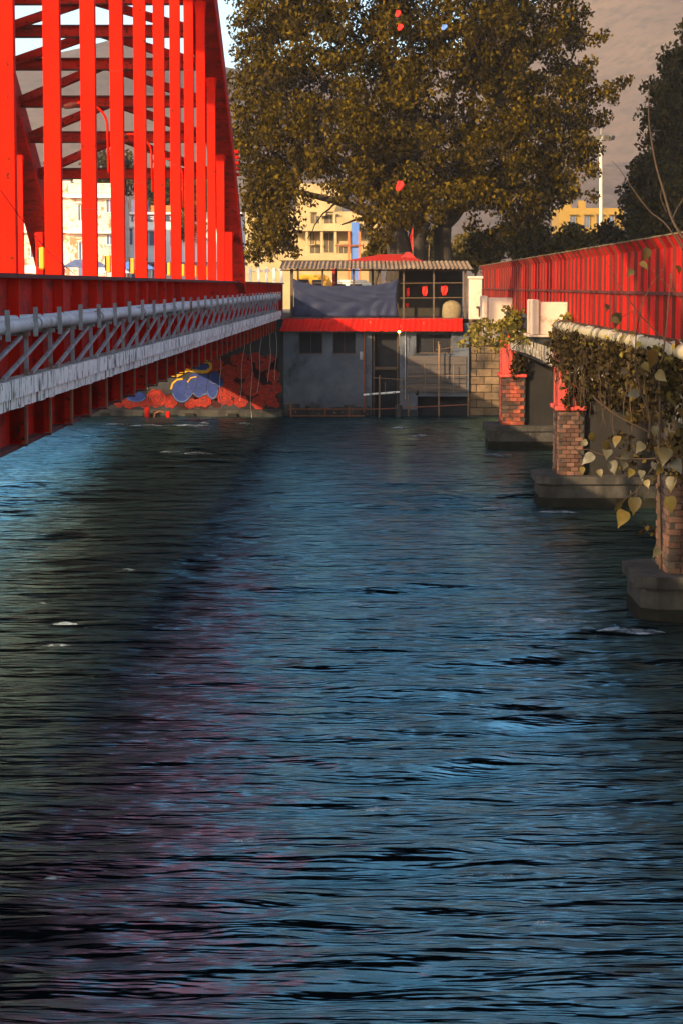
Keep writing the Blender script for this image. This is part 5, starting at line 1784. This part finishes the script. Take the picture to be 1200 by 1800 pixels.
lg, lpale = heart_leaf(LEAFPE), heart_leaf(LEAFPL)
LV = [(1012, 792, 28, 35, 1), (1040, 800, 26, 40, 1), (1067, 790, 24, 10, 1), (1075, 812, 26, -15, 0), (1100, 798, 22, 60, 1), (1096, 812, 22, 25, 1), (1085, 768, 22, 0, 0), (1036, 764, 18, -40, 0), (1060, 780, 22, -60, 0), (1128, 780, 24, 35, 1), (1115, 876, 32, 5, 0), (1096, 900, 34, 25, 0), (1087, 880, 24, 40, 0), (1107, 868, 18, 80, 1), (1130, 872, 20, 70, 1), (1157, 965, 22, 40, 1), (1127, 828, 18, 10, 1), (1030, 776, 16, 60, 0),
      (1083, 552, 26, 0, 0), (1137, 438, 24, 20, 0), (1126, 462, 18, -30, 0), (1145, 618, 34, 10, 0), (1182, 622, 30, 70, 1), (1130, 640, 22, -30, 0), (1110, 475, 16, 40, 0), (1190, 468, 16, 0, 0), (1155, 655, 26, -50, 0), (1170, 790, 34, 10, 0), (1185, 810, 30, -30, 1), (1192, 770, 34, 20, 0), (1180, 840, 28, 0, 0), (1160, 820, 24, 50, 0), (1176, 875, 30, -10, 0), (1190, 600, 22, 30, 0), (1120, 690, 22, 70, 1), (1098, 650, 18, 50, 1), (1048, 642, 14, 20, 0), (1076, 560, 18, -45, 0), (1066, 536, 14, 20, 0), (1178, 690, 30, -20, 0), (1195, 720, 30, 15, 0), (1150, 750, 20, 0, 0), (1135, 845, 16, -20, 0),
      (1022, 822, 14, 0, 0), (1052, 826, 15, -20, 0), (1110, 826, 18, 30, 0)]
for j, (px_, py_, L, tilt, pale) in enumerate(LV):
    q = P(px_, py_, YS - 0.2 + rc.uniform(-0.25, 0.25))
    s_ = L / 93.0
    inst('leaf', lpale if pale else lg, q, sp, (R(rc.uniform(-35, 20) - (25 if pale else 0)), R(tilt), R(rc.uniform(-40, 40))), (s_, s_, s_))

# ------------------------------------------------------------------ foam where the current breaks
def foam_mat():
    m = bpy.data.materials.new('foam')
    m.use_nodes = True
    n, l = m.node_tree.nodes, m.node_tree.links
    b_ = n['Principled BSDF']
    b_.inputs['Base Color'].default_value = (0.34, 0.40, 0.45, 1)
    b_.inputs['Roughness'].default_value = 0.6
    geo = n.new('ShaderNodeNewGeometry')
    mp = n.new('ShaderNodeMapping')
    mp.inputs['Scale'].default_value = (0.35, 1, 1)
    l.new(geo.outputs['Position'], mp.inputs['Vector'])
    t = n.new('ShaderNodeTexNoise')
    t.inputs['Scale'].default_value = 5
    t.inputs['Detail'].default_value = 6
    t.inputs['Roughness'].default_value = 0.7
    l.new(mp.outputs[0], t.inputs['Vector'])
    r_ = n.new('ShaderNodeMapRange')
    r_.inputs['From Min'].default_value = 0.44
    r_.inputs['From Max'].default_value = 0.66
    l.new(t.outputs['Fac'], r_.inputs['Value'])
    l.new(r_.outputs[0], b_.inputs['Alpha'])
    return m


FOAM = foam_mat()
b = MB()


def foam(px_, py_, L, wid):
    # patch on the water at a pixel, L metres across, wid metres deep
    d = _rot @ Vector(((px_ - 600) / 4000, (900 - py_) / 4000, -1))
    t = (CAMZ - 0.03) / -d.z
    cx, cy = d.x * t, d.y * t
    n, k_ = 16, 5
    vs, fs = [], []
    for i in range(n + 1):
        for k in range(k_ + 1):
            u, v_ = i / n - 0.5, k / k_ - 0.5
            ww = wid * max(0.02, math.cos(u * math.pi)) ** 0.7
            hz = 0.035 + 0.05 * math.cos(u * math.pi) * math.cos(v_ * math.pi) * rc.uniform(0.6, 1.2)
            vs.append((cx + u * L, cy + v_ * ww + 0.12 * wid * math.sin(u * 9 + px_) + 0.15 * u * L * 0.2, hz))
    for i in range(n):
        for k in range(k_):
            a = i * (k_ + 1) + k
            fs.append((a, a + k_ + 1, a + k_ + 2, a + 1))
    b.add(vs, fs)


for f_ in ((345, 797, 1.3, 1.2), (300, 795, 0.9, 1.0), (330, 748, 2.2, 1.5), (260, 748, 2.0, 1.2), (205, 746, 1.6, 1.2), (430, 745, 0.8, 1.0), (360, 744, 0.6, 0.9), (870, 800, 1.4, 1.5), (880, 893, 1.2, 1.0), (825, 889, 1.0, 0.8), (975, 900, 1.6, 0.8), (1090, 1108, 1.0, 0.8), (1000, 1095, 1.6, 0.5), (940, 1090, 1.3, 0.5), (870, 1092, 0.9, 0.4), (1130, 1112, 0.9, 0.6),
           (115, 1098, 0.7, 0.14), (165, 1104, 0.4, 0.12), (100, 1136, 0.6, 0.14), (70, 1062, 0.4, 0.12), (225, 1003, 0.4, 0.2), (488, 1649, 0.28, 0.10), (455, 1518, 0.30, 0.10), (930, 1494, 0.35, 0.14), (960, 1625, 0.35, 0.12), (870, 1542, 0.8, 0.16), (440, 1480, 0.5, 0.12), (660, 1425, 0.3, 0.12), (735, 766, 1.0, 1.0), (700, 752, 0.8, 0.8), (630, 1062, 0.5, 0.4), (100, 1545, 0.3, 0.1)):
    foam(f_[0], f_[1], f_[2], f_[3] * 0.7)
o = structure(b.build('river_foam', FOAM, smooth=True), 'stuff')

# ------------------------------------------------------------------ haze
hz = MB().box(-950, 950, -60, 860, -2.0, 150).build('haze', None)
structure(hz, 'stuff')
hm = bpy.data.materials.new('haze_air')
hm.use_nodes = True
n, l = hm.node_tree.nodes, hm.node_tree.links
n.remove(n['Principled BSDF'])
vol = n.new('ShaderNodeVolumePrincipled')
vol.inputs['Color'].default_value = (0.92, 0.88, 0.90, 1)
vol.inputs['Density'].default_value = 0.00012
vol.inputs['Anisotropy'].default_value = 0.0
l.new(vol.outputs[0], n['Material Output'].inputs['Volume'])
hz.data.materials.append(hm)
